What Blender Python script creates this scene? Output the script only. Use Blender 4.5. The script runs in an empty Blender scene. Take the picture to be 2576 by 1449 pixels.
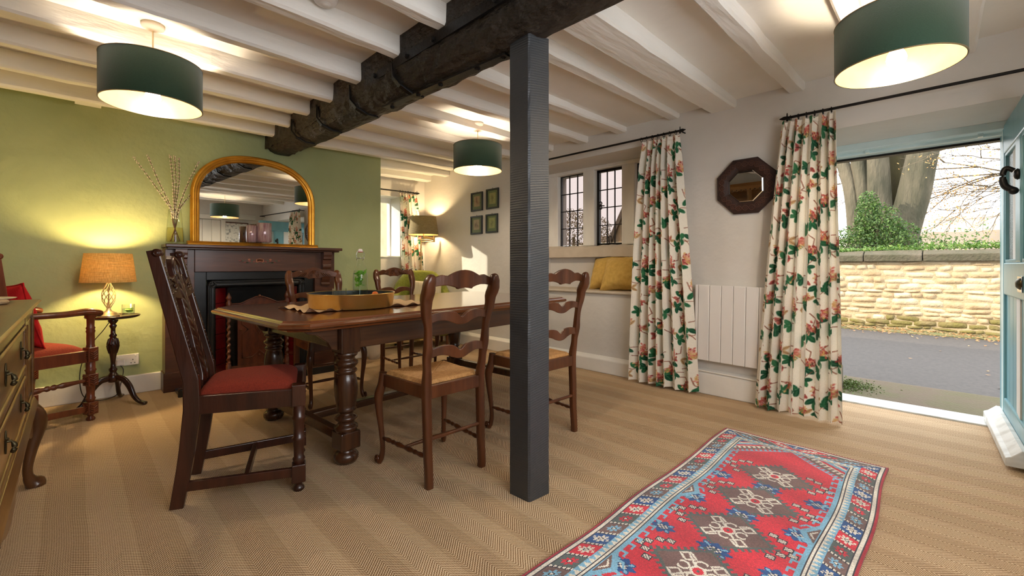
import bpy, math, random
import numpy as np
from mathutils import Vector, Matrix

# ------------------------------------------------------------------ camera, sky, sun, exposure
SC = bpy.context.scene
COL = SC.collection
cd = bpy.data.cameras.new('camera')
cam = bpy.data.objects.new('camera', cd); COL.objects.link(cam)
cd.sensor_width = 36.0
cd.lens = 1100.0 * 36.0 / 2576.0
cd.shift_y = -(724.5 - 667.0) / 2576.0
cd.clip_start = 0.02; cd.clip_end = 500
cam.location = (0, 0, 1.0)
cam.rotation_euler = (math.pi / 2, 0, -math.pi / 4)      # looks along +X +Y
SC.camera = cam

world = bpy.data.worlds.new('overcast_sky'); SC.world = world
world.use_nodes = True
_bg = world.node_tree.nodes['Background']
_bg.inputs['Color'].default_value = (0.95, 0.97, 1.0, 1)
_bg.inputs['Strength'].default_value = 4.4

sun_d = bpy.data.lights.new('sun', 'SUN'); sun = bpy.data.objects.new('sun', sun_d); COL.objects.link(sun)
sun_d.energy = 6.0; sun_d.angle = 0.012; sun_d.color = (1.0, 0.86, 0.66)
sun.rotation_euler = Vector((0.62, -1.0, -0.46)).to_track_quat('-Z', 'Y').to_euler()

def portal(name, loc, direction, sx, sy):
    d = bpy.data.lights.new(name, 'AREA'); o = bpy.data.objects.new(name, d); COL.objects.link(o)
    d.shape = 'RECTANGLE'; d.size = sx; d.size_y = sy; d.cycles.is_portal = True
    o.location = loc; o.rotation_euler = Vector(direction).to_track_quat('-Z', 'Z').to_euler()
portal('door_daylight_portal', (4.22, 0.2, 0.95), (-1, 0, 0), 0.95, 1.9)
portal('window_daylight_portal', (4.22, 2.55, 1.6), (-1, 0, 0), 1.5, 0.95)
portal('far_window_daylight_portal', (2.78, 5.64, 1.5), (0, -1, 0), 0.7, 0.85)

# added fill light, set in a made-up window behind the camera
ad_ = bpy.data.lights.new('added_rear_fill', 'AREA'); ao_ = bpy.data.objects.new('added_rear_fill', ad_); COL.objects.link(ao_)
ad_.shape = 'RECTANGLE'; ad_.size = 1.95; ad_.size_y = 1.05; ad_.energy = 20.0; ad_.color = (0.92, 0.96, 1.0)
ao_.location = (0.85, -1.0, 1.47); ao_.rotation_euler = Vector((0, 1, 0)).to_track_quat('-Z', 'Z').to_euler()

SC.view_settings.view_transform = 'Standard'
SC.view_settings.look = 'None'
SC.view_settings.gamma = 1.0
SC.view_settings.use_curve_mapping = False
SC.view_settings.exposure = 0.3
try:
    SC.cycles.max_bounces = 8; SC.cycles.diffuse_bounces = 5; SC.cycles.glossy_bounces = 4
    SC.cycles.transmission_bounces = 8; SC.cycles.transparent_max_bounces = 12
    SC.cycles.caustics_reflective = False; SC.cycles.caustics_refractive = False
    SC.cycles.sample_clamp_indirect = 6.0
    SC.cycles.blur_glossy = 0.5
except Exception:
    pass
PEND_W, TABLE_W, FLOOR_W = 330.0, 780.0, 480.0       # bulb emission strengths

PI = math.pi
rnd = random.Random(7)

# ------------------------------------------------------------------ materials
def lin(c):
    return tuple(((v / 255.0) / 12.92 if v / 255.0 <= 0.04045 else ((v / 255.0 + 0.055) / 1.055) ** 2.4) for v in c)

def new_mat(name):
    m = bpy.data.materials.new(name); m.use_nodes = True
    nt = m.node_tree
    return m, nt, nt.nodes['Principled BSDF']

def M(name, c1, c2=None, scale=6.0, stretch=(1, 1, 1), rough=0.5, metal=0.0, bump=0.0, bscale=None, bstretch=None,
      coat=0.0, spec=0.5, detail=5.0, lo=0.3, hi=0.7, sheen=0.0, coord='Object', bdist=0.01, emit=None, trans=0.0, alpha=1.0, ior=1.45):
    """principled material with a noise-mixed base colour and a noise bump; colours in sRGB 0-255"""
    m, nt, p = new_mat(name)
    N, L = nt.nodes.new, nt.links.new
    c1 = lin(c1); p.inputs['Base Color'].default_value = (*c1, 1)
    p.inputs['Roughness'].default_value = rough; p.inputs['Metallic'].default_value = metal
    p.inputs['Coat Weight'].default_value = coat; p.inputs['Coat Roughness'].default_value = 0.15
    p.inputs['Specular IOR Level'].default_value = spec; p.inputs['Sheen Weight'].default_value = sheen
    p.inputs['Transmission Weight'].default_value = trans; p.inputs['IOR'].default_value = ior
    p.inputs['Alpha'].default_value = alpha
    if emit:
        p.inputs['Emission Color'].default_value = (*lin(emit[0]), 1); p.inputs['Emission Strength'].default_value = emit[1]
    if c2 is not None or bump:
        tc = N('ShaderNodeTexCoord')
    if c2 is not None:
        mp = N('ShaderNodeMapping'); mp.inputs['Scale'].default_value = stretch
        L(tc.outputs[coord], mp.inputs['Vector'])
        n = N('ShaderNodeTexNoise'); n.inputs['Scale'].default_value = scale; n.inputs['Detail'].default_value = detail
        L(mp.outputs['Vector'], n.inputs['Vector'])
        r = N('ShaderNodeValToRGB')
        r.color_ramp.elements[0].position = lo; r.color_ramp.elements[1].position = hi
        r.color_ramp.elements[0].color = (*c1, 1); r.color_ramp.elements[1].color = (*lin(c2), 1)
        L(n.outputs['Fac'], r.inputs['Fac']); L(r.outputs['Color'], p.inputs['Base Color'])
    if bump:
        mp2 = N('ShaderNodeMapping'); mp2.inputs['Scale'].default_value = bstretch or stretch
        L(tc.outputs[coord], mp2.inputs['Vector'])
        n2 = N('ShaderNodeTexNoise'); n2.inputs['Scale'].default_value = bscale or scale * 3; n2.inputs['Detail'].default_value = 4
        L(mp2.outputs['Vector'], n2.inputs['Vector'])
        b = N('ShaderNodeBump'); b.inputs['Strength'].default_value = bump; b.inputs['Distance'].default_value = bdist
        L(n2.outputs['Fac'], b.inputs['Height']); L(b.outputs['Normal'], p.inputs['Normal'])
    return m

def attr_mat(name, rough=0.9, sheen=0.0, bump=0.0, bscale=300, transl=0.0):
    m, nt, p = new_mat(name)
    N, L = nt.nodes.new, nt.links.new
    a = N('ShaderNodeAttribute'); a.attribute_name = 'print'
    tc = N('ShaderNodeTexCoord'); n = N('ShaderNodeTexNoise'); n.inputs['Scale'].default_value = bscale; n.inputs['Detail'].default_value = 2
    L(tc.outputs['Object'], n.inputs['Vector'])
    mr = N('ShaderNodeMapRange'); mr.inputs['To Min'].default_value = 0.78; mr.inputs['To Max'].default_value = 1.22
    L(n.outputs['Fac'], mr.inputs['Value'])
    mx = N('ShaderNodeMix'); mx.data_type = 'RGBA'; mx.blend_type = 'MULTIPLY'; mx.inputs['Factor'].default_value = 1.0
    L(a.outputs['Color'], mx.inputs['A']); L(mr.outputs['Result'], mx.inputs['B']); L(mx.outputs['Result'], p.inputs['Base Color'])
    p.inputs['Roughness'].default_value = rough; p.inputs['Sheen Weight'].default_value = sheen
    p.inputs['Specular IOR Level'].default_value = 0.2
    if bump:
        b = N('ShaderNodeBump'); b.inputs['Strength'].default_value = bump; b.inputs['Distance'].default_value = 0.003
        L(n.outputs['Fac'], b.inputs['Height']); L(b.outputs['Normal'], p.inputs['Normal'])
    if transl:
        t = N('ShaderNodeBsdfTranslucent'); L(mx.outputs['Result'], t.inputs['Color'])
        ms = N('ShaderNodeMixShader'); ms.inputs['Fac'].default_value = transl
        out = nt.nodes['Material Output']
        L(p.outputs['BSDF'], ms.inputs[1]); L(t.outputs['BSDF'], ms.inputs[2]); L(ms.outputs['Shader'], out.inputs['Surface'])
    return m

def leaf_mat(name, cols, rough=0.6, transl=0.3):
    m, nt, p = new_mat(name)
    N, L = nt.nodes.new, nt.links.new
    g = N('ShaderNodeNewGeometry'); r = N('ShaderNodeValToRGB')
    e = r.color_ramp.elements
    while len(e) < len(cols): e.new(0.5)
    for i, c in enumerate(cols):
        e[i].position = i / max(1, len(cols) - 1); e[i].color = (*lin(c), 1)
    L(g.outputs['Random Per Island'], r.inputs['Fac']); L(r.outputs['Color'], p.inputs['Base Color'])
    p.inputs['Roughness'].default_value = rough
    t = N('ShaderNodeBsdfTranslucent'); L(r.outputs['Color'], t.inputs['Color'])
    ms = N('ShaderNodeMixShader'); ms.inputs['Fac'].default_value = transl
    L(p.outputs['BSDF'], ms.inputs[1]); L(t.outputs['BSDF'], ms.inputs[2])
    L(ms.outputs['Shader'], nt.nodes['Material Output'].inputs['Surface'])
    return m

def glass_mat(name, tint=(250, 252, 252), refl=1.5, rough=0.0):
    """thin sheet glass: a see-through layer under a fresnel reflection"""
    m, nt, p = new_mat(name)
    N, L = nt.nodes.new, nt.links.new
    nt.nodes.remove(p)
    tr = N('ShaderNodeBsdfTransparent'); tr.inputs['Color'].default_value = (*lin(tint), 1)
    gl = N('ShaderNodeBsdfGlossy'); gl.inputs['Roughness'].default_value = rough
    lw = N('ShaderNodeLayerWeight'); lw.inputs['Blend'].default_value = 0.5
    pw = N('ShaderNodeMath'); pw.operation = 'POWER'; pw.inputs[1].default_value = 4.0
    fr = N('ShaderNodeMath'); fr.operation = 'MULTIPLY_ADD'; fr.inputs[1].default_value = 0.7; fr.inputs[2].default_value = ((refl - 1) / (refl + 1)) ** 2
    L(lw.outputs['Facing'], pw.inputs[0]); L(pw.outputs['Value'], fr.inputs[0])
    ms = N('ShaderNodeMixShader')
    L(fr.outputs['Value'], ms.inputs['Fac']); L(tr.outputs['BSDF'], ms.inputs[1]); L(gl.outputs['BSDF'], ms.inputs[2])
    L(ms.outputs['Shader'], nt.nodes['Material Output'].inputs['Surface'])
    return m

def shade_mat(name, col, col2, transl, rough=0.8):
    # linen: slubby threads both ways
    m = M(name, col, col2, scale=1.0, stretch=(260, 260, 14), rough=rough, bump=0.3, bscale=1.0, bstretch=(30, 30, 320), detail=2)
    nt = m.node_tree; N, L = nt.nodes.new, nt.links.new
    p = nt.nodes['Principled BSDF']
    tc = N('ShaderNodeTexCoord'); mp = N('ShaderNodeMapping'); mp.inputs['Scale'].default_value = (18, 18, 300)
    n2 = N('ShaderNodeTexNoise'); n2.inputs['Scale'].default_value = 1.0; n2.inputs['Detail'].default_value = 2
    mr = N('ShaderNodeMapRange'); mr.inputs['From Min'].default_value = 0.3; mr.inputs['From Max'].default_value = 0.7; mr.inputs['To Min'].default_value = 0.72; mr.inputs['To Max'].default_value = 1.1
    mx = N('ShaderNodeMix'); mx.data_type = 'RGBA'; mx.blend_type = 'MULTIPLY'; mx.inputs['Factor'].default_value = 1.0
    src0 = p.inputs['Base Color'].links[0].from_socket
    L(tc.outputs['Object'], mp.inputs['Vector']); L(mp.outputs['Vector'], n2.inputs['Vector']); L(n2.outputs['Fac'], mr.inputs['Value'])
    L(src0, mx.inputs['A']); L(mr.outputs['Result'], mx.inputs['B']); L(mx.outputs['Result'], p.inputs['Base Color'])
    t = N('ShaderNodeBsdfTranslucent')
    src = p.inputs['Base Color'].links[0].from_socket
    L(src, t.inputs['Color'])
    ms = N('ShaderNodeMixShader'); ms.inputs['Fac'].default_value = transl
    L(p.outputs['BSDF'], ms.inputs[1]); L(t.outputs['BSDF'], ms.inputs[2])
    L(ms.outputs['Shader'], nt.nodes['Material Output'].inputs['Surface'])
    return m

# ------------------------------------------------------------------ mesh builder
class G:
    def __init__(s): s.v = []; s.f = []; s.sm = []
    def add(s, vs, fs, smooth=False, mat=None):
        b = len(s.v)
        if mat is not None: vs = [mat @ Vector(v) for v in vs]
        s.v.extend(tuple(v) for v in vs)
        for f in fs: s.f.append(tuple(i + b for i in f)); s.sm.append(smooth)
        return s
    def box(s, x0, x1, y0, y1, z0, z1, mat=None):
        return s.add([(x0, y0, z0), (x1, y0, z0), (x1, y1, z0), (x0, y1, z0), (x0, y0, z1), (x1, y0, z1), (x1, y1, z1), (x0, y1, z1)],
                     [(0, 3, 2, 1), (4, 5, 6, 7), (0, 1, 5, 4), (1, 2, 6, 5), (2, 3, 7, 6), (3, 0, 4, 7)], False, mat)
    def cbox(s, c, d, mat=None):
        return s.box(c[0] - d[0] / 2, c[0] + d[0] / 2, c[1] - d[1] / 2, c[1] + d[1] / 2, c[2] - d[2] / 2, c[2] + d[2] / 2, mat)
    def loft(s, rings, smooth=True, caps=True, closed=False, mat=None):
        n = len(rings[0]); vs = [v for r in rings for v in r]; fs = []
        m = len(rings)
        for i in range(m if closed else m - 1):
            a, b = i * n, ((i + 1) % m) * n
            for k in range(n): fs.append((a + k, a + (k + 1) % n, b + (k + 1) % n, b + k))
        s.add(vs, fs, smooth, mat)
        if caps and not closed:
            s.add(rings[0], [tuple(range(n))[::-1]], False, mat); s.add(rings[-1], [tuple(range(n))], False, mat)
        return s
    def lathe(s, prof, n=24, o=(0, 0, 0), mat=None, smooth=True, caps=True):
        rings = [[(o[0] + r * math.cos(2 * PI * k / n), o[1] + r * math.sin(2 * PI * k / n), o[2] + z) for k in range(n)] for r, z in prof]
        return s.loft(rings, smooth, caps, False, mat)
    def tube(s, pts, rad, n=8, mat=None, smooth=True, caps=True, sq=0, up=(0, 0, 1), closed=False):
        """sweep an ellipse (or n=4 rectangle) along pts; rad: number, list, or list of (a, b)"""
        P = [Vector(p) for p in pts]; m = len(P); rings = []
        upv = Vector(up)
        for i, p in enumerate(P):
            if closed: t = P[(i + 1) % m] - P[i - 1]
            else: t = P[min(i + 1, m - 1)] - P[max(i - 1, 0)]
            t.normalize()
            a = upv - t * upv.dot(t)
            if a.length < 1e-4: a = Vector((1, 0, 0)) - t * t.x
            if a.length < 1e-4: a = Vector((0, 1, 0)) - t * t.y
            a.normalize(); b = t.cross(a)
            r = rad[i] if isinstance(rad, list) else rad
            ra, rb = r if isinstance(r, (list, tuple)) else (r, r)
            off = PI / 4 if n == 4 else 0
            k2 = math.sqrt(2) if n == 4 else 1
            if sq:
                def _c(q): return math.copysign(abs(q) ** sq, q)
                rings.append([tuple(p + a * (_c(math.cos(2 * PI * (k + .5) / n)) * ra) + b * (_c(math.sin(2 * PI * (k + .5) / n)) * rb)) for k in range(n)])
            else:
                rings.append([tuple(p + a * (math.cos(2 * PI * k / n + off) * ra * k2) + b * (math.sin(2 * PI * k / n + off) * rb * k2)) for k in range(n)])
        return s.loft(rings, smooth and n > 4, caps, closed, mat)
    def prism(s, poly, y0, y1, mat=None):
        """polygon in local x,z extruded along y"""
        n = len(poly)
        vs = [(x, y0, z) for x, z in poly] + [(x, y1, z) for x, z in poly]
        fs = [tuple(range(n)), tuple(range(2 * n - 1, n - 1, -1))] + [(k, k + n, (k + 1) % n + n, (k + 1) % n) for k in range(n)]
        return s.add(vs, fs, False, mat)
    def strip(s, top, bot, y, th, mat=None, smooth=False):
        """plate between two outlines: top/bot lists of (x, z); y a function of x; th thickness along y"""
        n = len(top); vs = []
        for (x, z), (x2, z2) in zip(top, bot):
            vs += [(x, y(x) - th / 2, z), (x, y(x) + th / 2, z), (x2, y(x2) + th / 2, z2), (x2, y(x2) - th / 2, z2)]
        fs = [(3, 2, 1, 0), tuple(4 * (n - 1) + k for k in range(4))]
        for i in range(n - 1):
            a, b = 4 * i, 4 * i + 4
            for k in range(4): fs.append((a + k, a + (k + 1) % 4, b + (k + 1) % 4, b + k))
        return s.add(vs, fs, smooth, mat)
    def ball(s, c, r, n=12, m=8, mat=None):
        rx, ry, rz = r if isinstance(r, (list, tuple)) else (r, r, r)
        rings = []
        for j in range(1, m):
            a = PI * j / m
            rings.append([(c[0] + rx * math.sin(a) * math.cos(2 * PI * k / n), c[1] + ry * math.sin(a) * math.sin(2 * PI * k / n), c[2] - rz * math.cos(a)) for k in range(n)])
        b = [(c[0], c[1], c[2] - rz)]; t = [(c[0], c[1], c[2] + rz)]
        vs = b + [v for r_ in rings for v in r_] + t; fs = []
        for k in range(n): fs.append((0, 1 + (k + 1) % n, 1 + k))
        for j in range(m - 2):
            for k in range(n): fs.append((1 + j * n + k, 1 + j * n + (k + 1) % n, 1 + (j + 1) * n + (k + 1) % n, 1 + (j + 1) * n + k))
        e = len(vs) - 1; q = 1 + (m - 2) * n
        for k in range(n): fs.append((q + k, q + (k + 1) % n, e))
        return s.add(vs, fs, True, mat)
    def grid(s, fn, nu, nv, smooth=True, mat=None, closed_u=False):
        vs = [fn(i / nu, j / nv) for j in range(nv + 1) for i in range(nu + 1)]
        fs = [(j * (nu + 1) + i, j * (nu + 1) + i + 1, (j + 1) * (nu + 1) + i + 1, (j + 1) * (nu + 1) + i) for j in range(nv) for i in range(nu)]
        return s.add(vs, fs, smooth, mat)
    def torus(s, c, R_, r, n=24, m=8, axis='z', mat=None):
        pts = []
        for k in range(n):
            a = 2 * PI * k / n; u, w = R_ * math.cos(a), R_ * math.sin(a)
            pts.append({'z': (c[0] + u, c[1] + w, c[2]), 'y': (c[0] + u, c[1], c[2] + w), 'x': (c[0], c[1] + u, c[2] + w)}[axis])
        up = {'z': (0, 0, 1), 'y': (0, 1, 0), 'x': (1, 0, 0)}[axis]
        return s.tube(pts, r, m, mat, True, False, up=up, closed=True)
    def mesh(s, name, mat=None):
        me = bpy.data.meshes.new(name); me.from_pydata(s.v, [], s.f)
        me.polygons.foreach_set('use_smooth', s.sm)
        if mat: me.materials.append(mat)
        me.update(); return me
    def build(s, name, mat, parent=None, loc=(0, 0, 0), rot=(0, 0, 0), bevel=0.0, seg=2, sub=0, fix=False):
        me = s.mesh(name, mat)
        if fix:
            import bmesh
            bm = bmesh.new(); bm.from_mesh(me); bmesh.ops.remove_doubles(bm, verts=bm.verts, dist=1e-5)
            bmesh.ops.recalc_face_normals(bm, faces=bm.faces); bm.to_mesh(me); bm.free()
        o = bpy.data.objects.new(name, me); COL.objects.link(o)
        if parent is not None: o.parent = parent
        o.location = loc; o.rotation_euler = rot if isinstance(rot, (tuple, list)) else (0, 0, rot)
        if bevel:
            b = o.modifiers.new('bevel', 'BEVEL'); b.width = bevel; b.segments = seg; b.limit_method = 'ANGLE'; b.angle_limit = math.radians(50)
        if sub:
            q = o.modifiers.new('subsurf', 'SUBSURF'); q.levels = sub; q.render_levels = sub
        return o

def thing(name, label, cat, loc=(0, 0, 0), rot=0.0, group=None, kind=None):
    o = bpy.data.objects.new(name, None); COL.objects.link(o); o.empty_display_size = 0.1
    o.location = loc; o.rotation_euler = rot if isinstance(rot, (tuple, list)) else (0, 0, rot)
    return tag(o, label, cat, group, kind)

def tag(o, label=None, cat=None, group=None, kind=None):
    if label: o['label'] = label
    if cat: o['category'] = cat
    if group: o['group'] = group
    if kind: o['kind'] = kind
    return o

def dup(root, loc, rot, label=None, group=None):
    def cp(o, par):
        c = o.copy(); COL.objects.link(c)
        if par is not None: c.parent = par
        for ch in o.children: cp(ch, c)
        return c
    r = cp(root, None)
    r.location = loc; r.rotation_euler = rot if isinstance(rot, (tuple, list)) else (0, 0, rot)
    if label: r['label'] = label
    if group: r['group'] = group
    return r

def piece(mesh, name, parent, loc=(0, 0, 0), rot=(0, 0, 0), scale=None):
    o = bpy.data.objects.new(name, mesh); COL.objects.link(o); o.parent = parent
    o.location = loc; o.rotation_euler = rot
    if scale: o.scale = scale
    return o

def smoothstep(a, b, x):
    t = min(1, max(0, (x - a) / (b - a))); return t * t * (3 - 2 * t)
def interp(x, pts):
    if x <= pts[0][0]: return pts[0][1]
    for (x0, y0), (x1, y1) in zip(pts, pts[1:]):
        if x <= x1: return y0 + (y1 - y0) * (x - x0) / (x1 - x0)
    return pts[-1][1]
def sinterp(x, pts):
    if x <= pts[0][0]: return pts[0][1]
    for (x0, y0), (x1, y1) in zip(pts, pts[1:]):
        if x <= x1:
            t = (x - x0) / (x1 - x0); return y0 + (y1 - y0) * t * t * (3 - 2 * t)
    return pts[-1][1]
def spline(pts, n):
    """catmull-rom through pts (tuples), n samples per span"""
    P = [Vector(p) for p in pts]; out = []
    for i in range(len(P) - 1):
        p0, p1, p2, p3 = P[max(i - 1, 0)], P[i], P[i + 1], P[min(i + 2, len(P) - 1)]
        for k in range(n):
            t = k / n
            out.append(tuple(0.5 * ((2 * p1) + (p2 - p0) * t + (2 * p0 - 5 * p1 + 4 * p2 - p3) * t * t + (3 * p1 - p0 - 3 * p2 + p3) * t ** 3)))
    out.append(tuple(P[-1])); return out

# ------------------------------------------------------------------ material library
m_green = M('green_limewash_wall', (162, 172, 124), (170, 179, 132), scale=3, rough=0.75, bump=0.35, bscale=14, bdist=0.02)
m_white = M('warm_white_plaster', (217, 213, 207), (209, 205, 198), scale=2.5, rough=0.8, bump=0.25, bscale=12, bdist=0.02)
m_ceil = M('cream_ceiling_paint', (238, 235, 228), (231, 228, 220), scale=3, rough=0.8, bump=0.2, bscale=10, bdist=0.02)
m_joist = M('white_painted_joist', (238, 235, 229), (229, 226, 219), scale=4, stretch=(0.4, 2, 2), rough=0.55, bump=0.5, bscale=18, bstretch=(0.25, 1, 1), bdist=0.02)
m_trimw = M('white_gloss_trim', (238, 235, 228), (230, 227, 220), scale=6, rough=0.35, bump=0.08, bscale=40)
m_frame = M('white_painted_mullion', (238, 236, 228), (228, 224, 215), scale=9, stretch=(1, 1, 0.4), rough=0.5, bump=0.3, bscale=25, bdist=0.01)
m_stonecill = M('painted_stone_sill', (206, 194, 176), (192, 180, 162), scale=8, rough=0.7, bump=0.4, bscale=20)
m_black = M('black_brown_beam_paint', (56, 47, 38), (38, 33, 28), scale=5, stretch=(1, 0.3, 1), rough=0.55, bump=1.0, bscale=30, bstretch=(1, 0.5, 1), bdist=0.03, spec=0.45)
m_iron = M('black_iron', (26, 25, 25), (38, 36, 35), scale=30, rough=0.45, metal=0.6, bump=0.2, bscale=80)
m_cast = M('blackleaded_cast_iron', (22, 23, 24), (31, 32, 33), scale=12, rough=0.3, metal=0.25, bump=0.03, bscale=60)

# sawn black post: circular-saw marks across the faces
m_post, nt, p = new_mat('black_sawn_post')
N, L = nt.nodes.new, nt.links.new
p.inputs['Base Color'].default_value = (*lin((49, 52, 56)), 1); p.inputs['Roughness'].default_value = 0.45; p.inputs['Specular IOR Level'].default_value = 0.7
tc = N('ShaderNodeTexCoord'); mp = N('ShaderNodeMapping'); mp.inputs['Location'].default_value = (0, 0.9, -0.2); mp.inputs['Scale'].default_value = (0.1, 1, 1)
w = N('ShaderNodeTexWave'); w.wave_type = 'RINGS'; w.rings_direction = 'SPHERICAL'; w.inputs['Scale'].default_value = 30; w.inputs['Distortion'].default_value = 1.6; w.inputs['Detail'].default_value = 3; w.inputs['Detail Scale'].default_value = 3
w2 = N('ShaderNodeTexNoise'); w2.inputs['Scale'].default_value = 30
mp.inputs['Scale'].default_value = (1.0, 1.0, 1.0); mp.inputs['Location'].default_value = (-2.0, -1.3, 2.6)
L(tc.outputs['Object'], mp.inputs['Vector']); L(mp.outputs['Vector'], w.inputs['Vector']); L(tc.outputs['Object'], w2.inputs['Vector'])
ad = N('ShaderNodeMath'); ad.operation = 'MULTIPLY_ADD'; ad.inputs[1].default_value = 0.6
L(w.outputs['Fac'], ad.inputs[0]); L(w2.outputs['Fac'], ad.inputs[2])
b = N('ShaderNodeBump'); b.inputs['Strength'].default_value = 0.24; b.inputs['Distance'].default_value = 0.004
L(ad.outputs['Value'], b.inputs['Height']); L(b.outputs['Normal'], p.inputs['Normal'])

# woods
m_oak = M('dark_oak_polished', (84, 52, 31), (54, 31, 18), scale=7, stretch=(0.35, 5, 5), rough=0.28, bump=0.12, bscale=25, bstretch=(0.3, 5, 5), coat=0.3)
m_oakv = M('dark_oak_turned', (76, 44, 24), (44, 24, 13), scale=6, stretch=(5, 5, 0.5), rough=0.26, bump=0.1, bscale=22, bstretch=(5, 5, 0.4), coat=0.35)
m_top = M('table_top_oak', (132, 76, 42), (96, 53, 28), scale=5, stretch=(0.35, 6, 4), rough=0.16, bump=0.06, bscale=20, bstretch=(0.3, 6, 4), coat=1.0)
m_chair = M('chestnut_chair_wood', (100, 56, 30), (68, 36, 18), scale=6, stretch=(4, 4, 0.6), rough=0.3, bump=0.1, bscale=20, bstretch=(4, 4, 0.5), coat=0.15)
m_carved = M('very_dark_carved_oak', (70, 34, 20), (42, 20, 11), scale=6, stretch=(4, 4, 0.6), rough=0.3, bump=0.12, bscale=22, bstretch=(4, 4, 0.5), coat=0.3)
m_carver = M('red_brown_carver_oak', (116, 58, 33), (80, 37, 20), scale=6, stretch=(4, 4, 0.6), rough=0.3, bump=0.12, bscale=22, bstretch=(4, 4, 0.5), coat=0.3)
m_mahog = M('mahogany_side_table', (58, 30, 20), (38, 19, 13), scale=8, rough=0.22, coat=0.4)
m_surr = M('mahogany_fire_surround', (86, 50, 33), (64, 36, 23), scale=6, stretch=(0.5, 4, 4), rough=0.36, bump=0.08, bscale=20, bstretch=(0.4, 5, 5), coat=0.15)
m_screen = M('figured_oak_fire_screen', (96, 50, 30), (64, 32, 18), scale=14, stretch=(2, 2, 0.8), rough=0.35, bump=0.12, bscale=30, coat=0.2)
m_side = M('golden_oak_sideboard', (124, 86, 46), (92, 60, 30), scale=6, stretch=(4, 0.4, 4), rough=0.32, bump=0.1, bscale=24, bstretch=(4, 0.4, 4), coat=0.3)
m_sidel = M('golden_oak_sideboard_leg', (104, 66, 36), (74, 44, 24), scale=6, stretch=(4, 4, 0.5), rough=0.3, coat=0.3)
m_rush = M('woven_rush', (206, 156, 96), (176, 126, 72), scale=60, stretch=(1, 1, 1), rough=0.6, bump=0.3, bscale=120)
m_velvet = M('rust_red_velvet', (140, 46, 22), (112, 33, 15), scale=240, rough=0.9, sheen=0.0, bump=0.5, bscale=150, bdist=0.004)
m_redcush = M('scarlet_cushion_cloth', (200, 18, 26), (176, 10, 18), scale=20, rough=0.85, bump=0.2, bscale=120)
m_gold = M('gilt_frame', (222, 164, 60), (190, 128, 36), scale=10, rough=0.32, metal=0.75, bump=0.1, bscale=40)
m_goldline = M('gilt_groove', (150, 98, 28), (128, 80, 22), scale=10, rough=0.45, metal=0.6)
m_mirror = M('silvered_mirror', (240, 243, 240), rough=0.01, metal=1.0)
m_brass = M('aged_brass', (236, 196, 118), (214, 168, 84), scale=14, rough=0.26, metal=0.8, bump=0.15, bscale=10, bdist=0.004)
m_brassd = M('dark_patinated_brass', (92, 82, 58), (60, 54, 38), scale=40, rough=0.4, metal=0.9)
m_traydark = M('tray_dark_lining', (52, 56, 60), (40, 44, 48), scale=20, rough=0.3, metal=0.4)
m_lampmetal = M('pale_brass_lamp', (244, 230, 196), (228, 206, 160), scale=20, rough=0.28, metal=0.75)
m_nickel = M('brushed_brass_floor_lamp', (178, 156, 110), (158, 136, 92), scale=20, rough=0.3, metal=0.9)
m_chrome = M('polished_chrome', (200, 204, 208), rough=0.12, metal=1.0)
m_tile = M('oxblood_glazed_tile', (112, 12, 18), (84, 6, 12), scale=9, rough=0.12, coat=0.6, bump=0.05, bscale=18)
m_shadeG = M('bottle_green_velvet_shade', (24, 54, 36), (30, 62, 43), scale=160, stretch=(1, 1, 2), rough=0.8, sheen=0.25, bump=0.25, bscale=260, bdist=0.003)
m_shadeIn = M('champagne_shade_lining', (132, 108, 72), (124, 100, 66), scale=20, rough=0.35)
m_shadeT = shade_mat('linen_shade_table', (232, 200, 128), (200, 160, 88), 0.27)
m_shadeF = shade_mat('linen_shade_floor', (168, 150, 108), (148, 130, 88), 0.22)
m_plastic = M('white_plastic', (236, 235, 230), rough=0.35)
m_cordw = M('cream_flex', (220, 206, 170), rough=0.5)
m_cordk = M('dark_flex', (40, 36, 30), rough=0.5)
m_bulb = M('lit_opal_bulb', (255, 240, 210), emit=((255, 235, 206), PEND_W))
m_bulbT = M('lit_table_bulb', (255, 236, 200), emit=((255, 218, 150), TABLE_W))
m_bulbF = M('lit_floor_bulb', (255, 236, 200), emit=((255, 222, 168), FLOOR_W))
m_winglass = glass_mat('sky_dimming_window_glass', (176, 169, 166))  # tint put in to dim the overbright sky behind the panes
m_clearglass = glass_mat('clear_glass', (252, 254, 253), 1.4)
m_frost = M('pebbled_door_glass', (214, 238, 240), (196, 226, 232), scale=60, rough=0.25, trans=0.75, bump=0.6, bscale=120)
m_purple = M('purple_mercury_glass', (196, 140, 156), (250, 226, 230), scale=34, stretch=(3, 3, 0.4), rough=0.1, metal=0.1, trans=0.6, coat=0.5, bump=0.3, bscale=30, bstretch=(4, 4, 0.5))
m_water = glass_mat('water', (238, 246, 242), 1.2)
m_amber = glass_mat('amber_water', (255, 248, 218), 1.2)
m_mint = leaf_mat('mint_green', [(86, 150, 30), (120, 186, 44), (150, 205, 70)], transl=0.4)
m_lime = M('lime_slice', (168, 200, 60), (206, 222, 120), scale=40, rough=0.4)
m_orange = M('orange_wax', (232, 120, 40), (222, 104, 30), scale=30, rough=0.45)
m_runner = M('oatmeal_linen', (226, 196, 154), (206, 174, 130), scale=90, rough=0.9, bump=0.3, bscale=200)
m_runneredge = M('brown_selvedge', (120, 84, 56), rough=0.9)
m_greenchair = M('moss_green_chenille', (136, 140, 50), (116, 120, 40), scale=50, rough=0.9, sheen=0.1, bump=0.3, bscale=140)
m_stripe = M('ribbed_cream_cloth', (222, 208, 176), (198, 182, 146), scale=30, stretch=(6, 0.2, 0.2), rough=0.9, bump=0.5, bscale=34, bstretch=(6, 0.2, 0.2))
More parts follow.
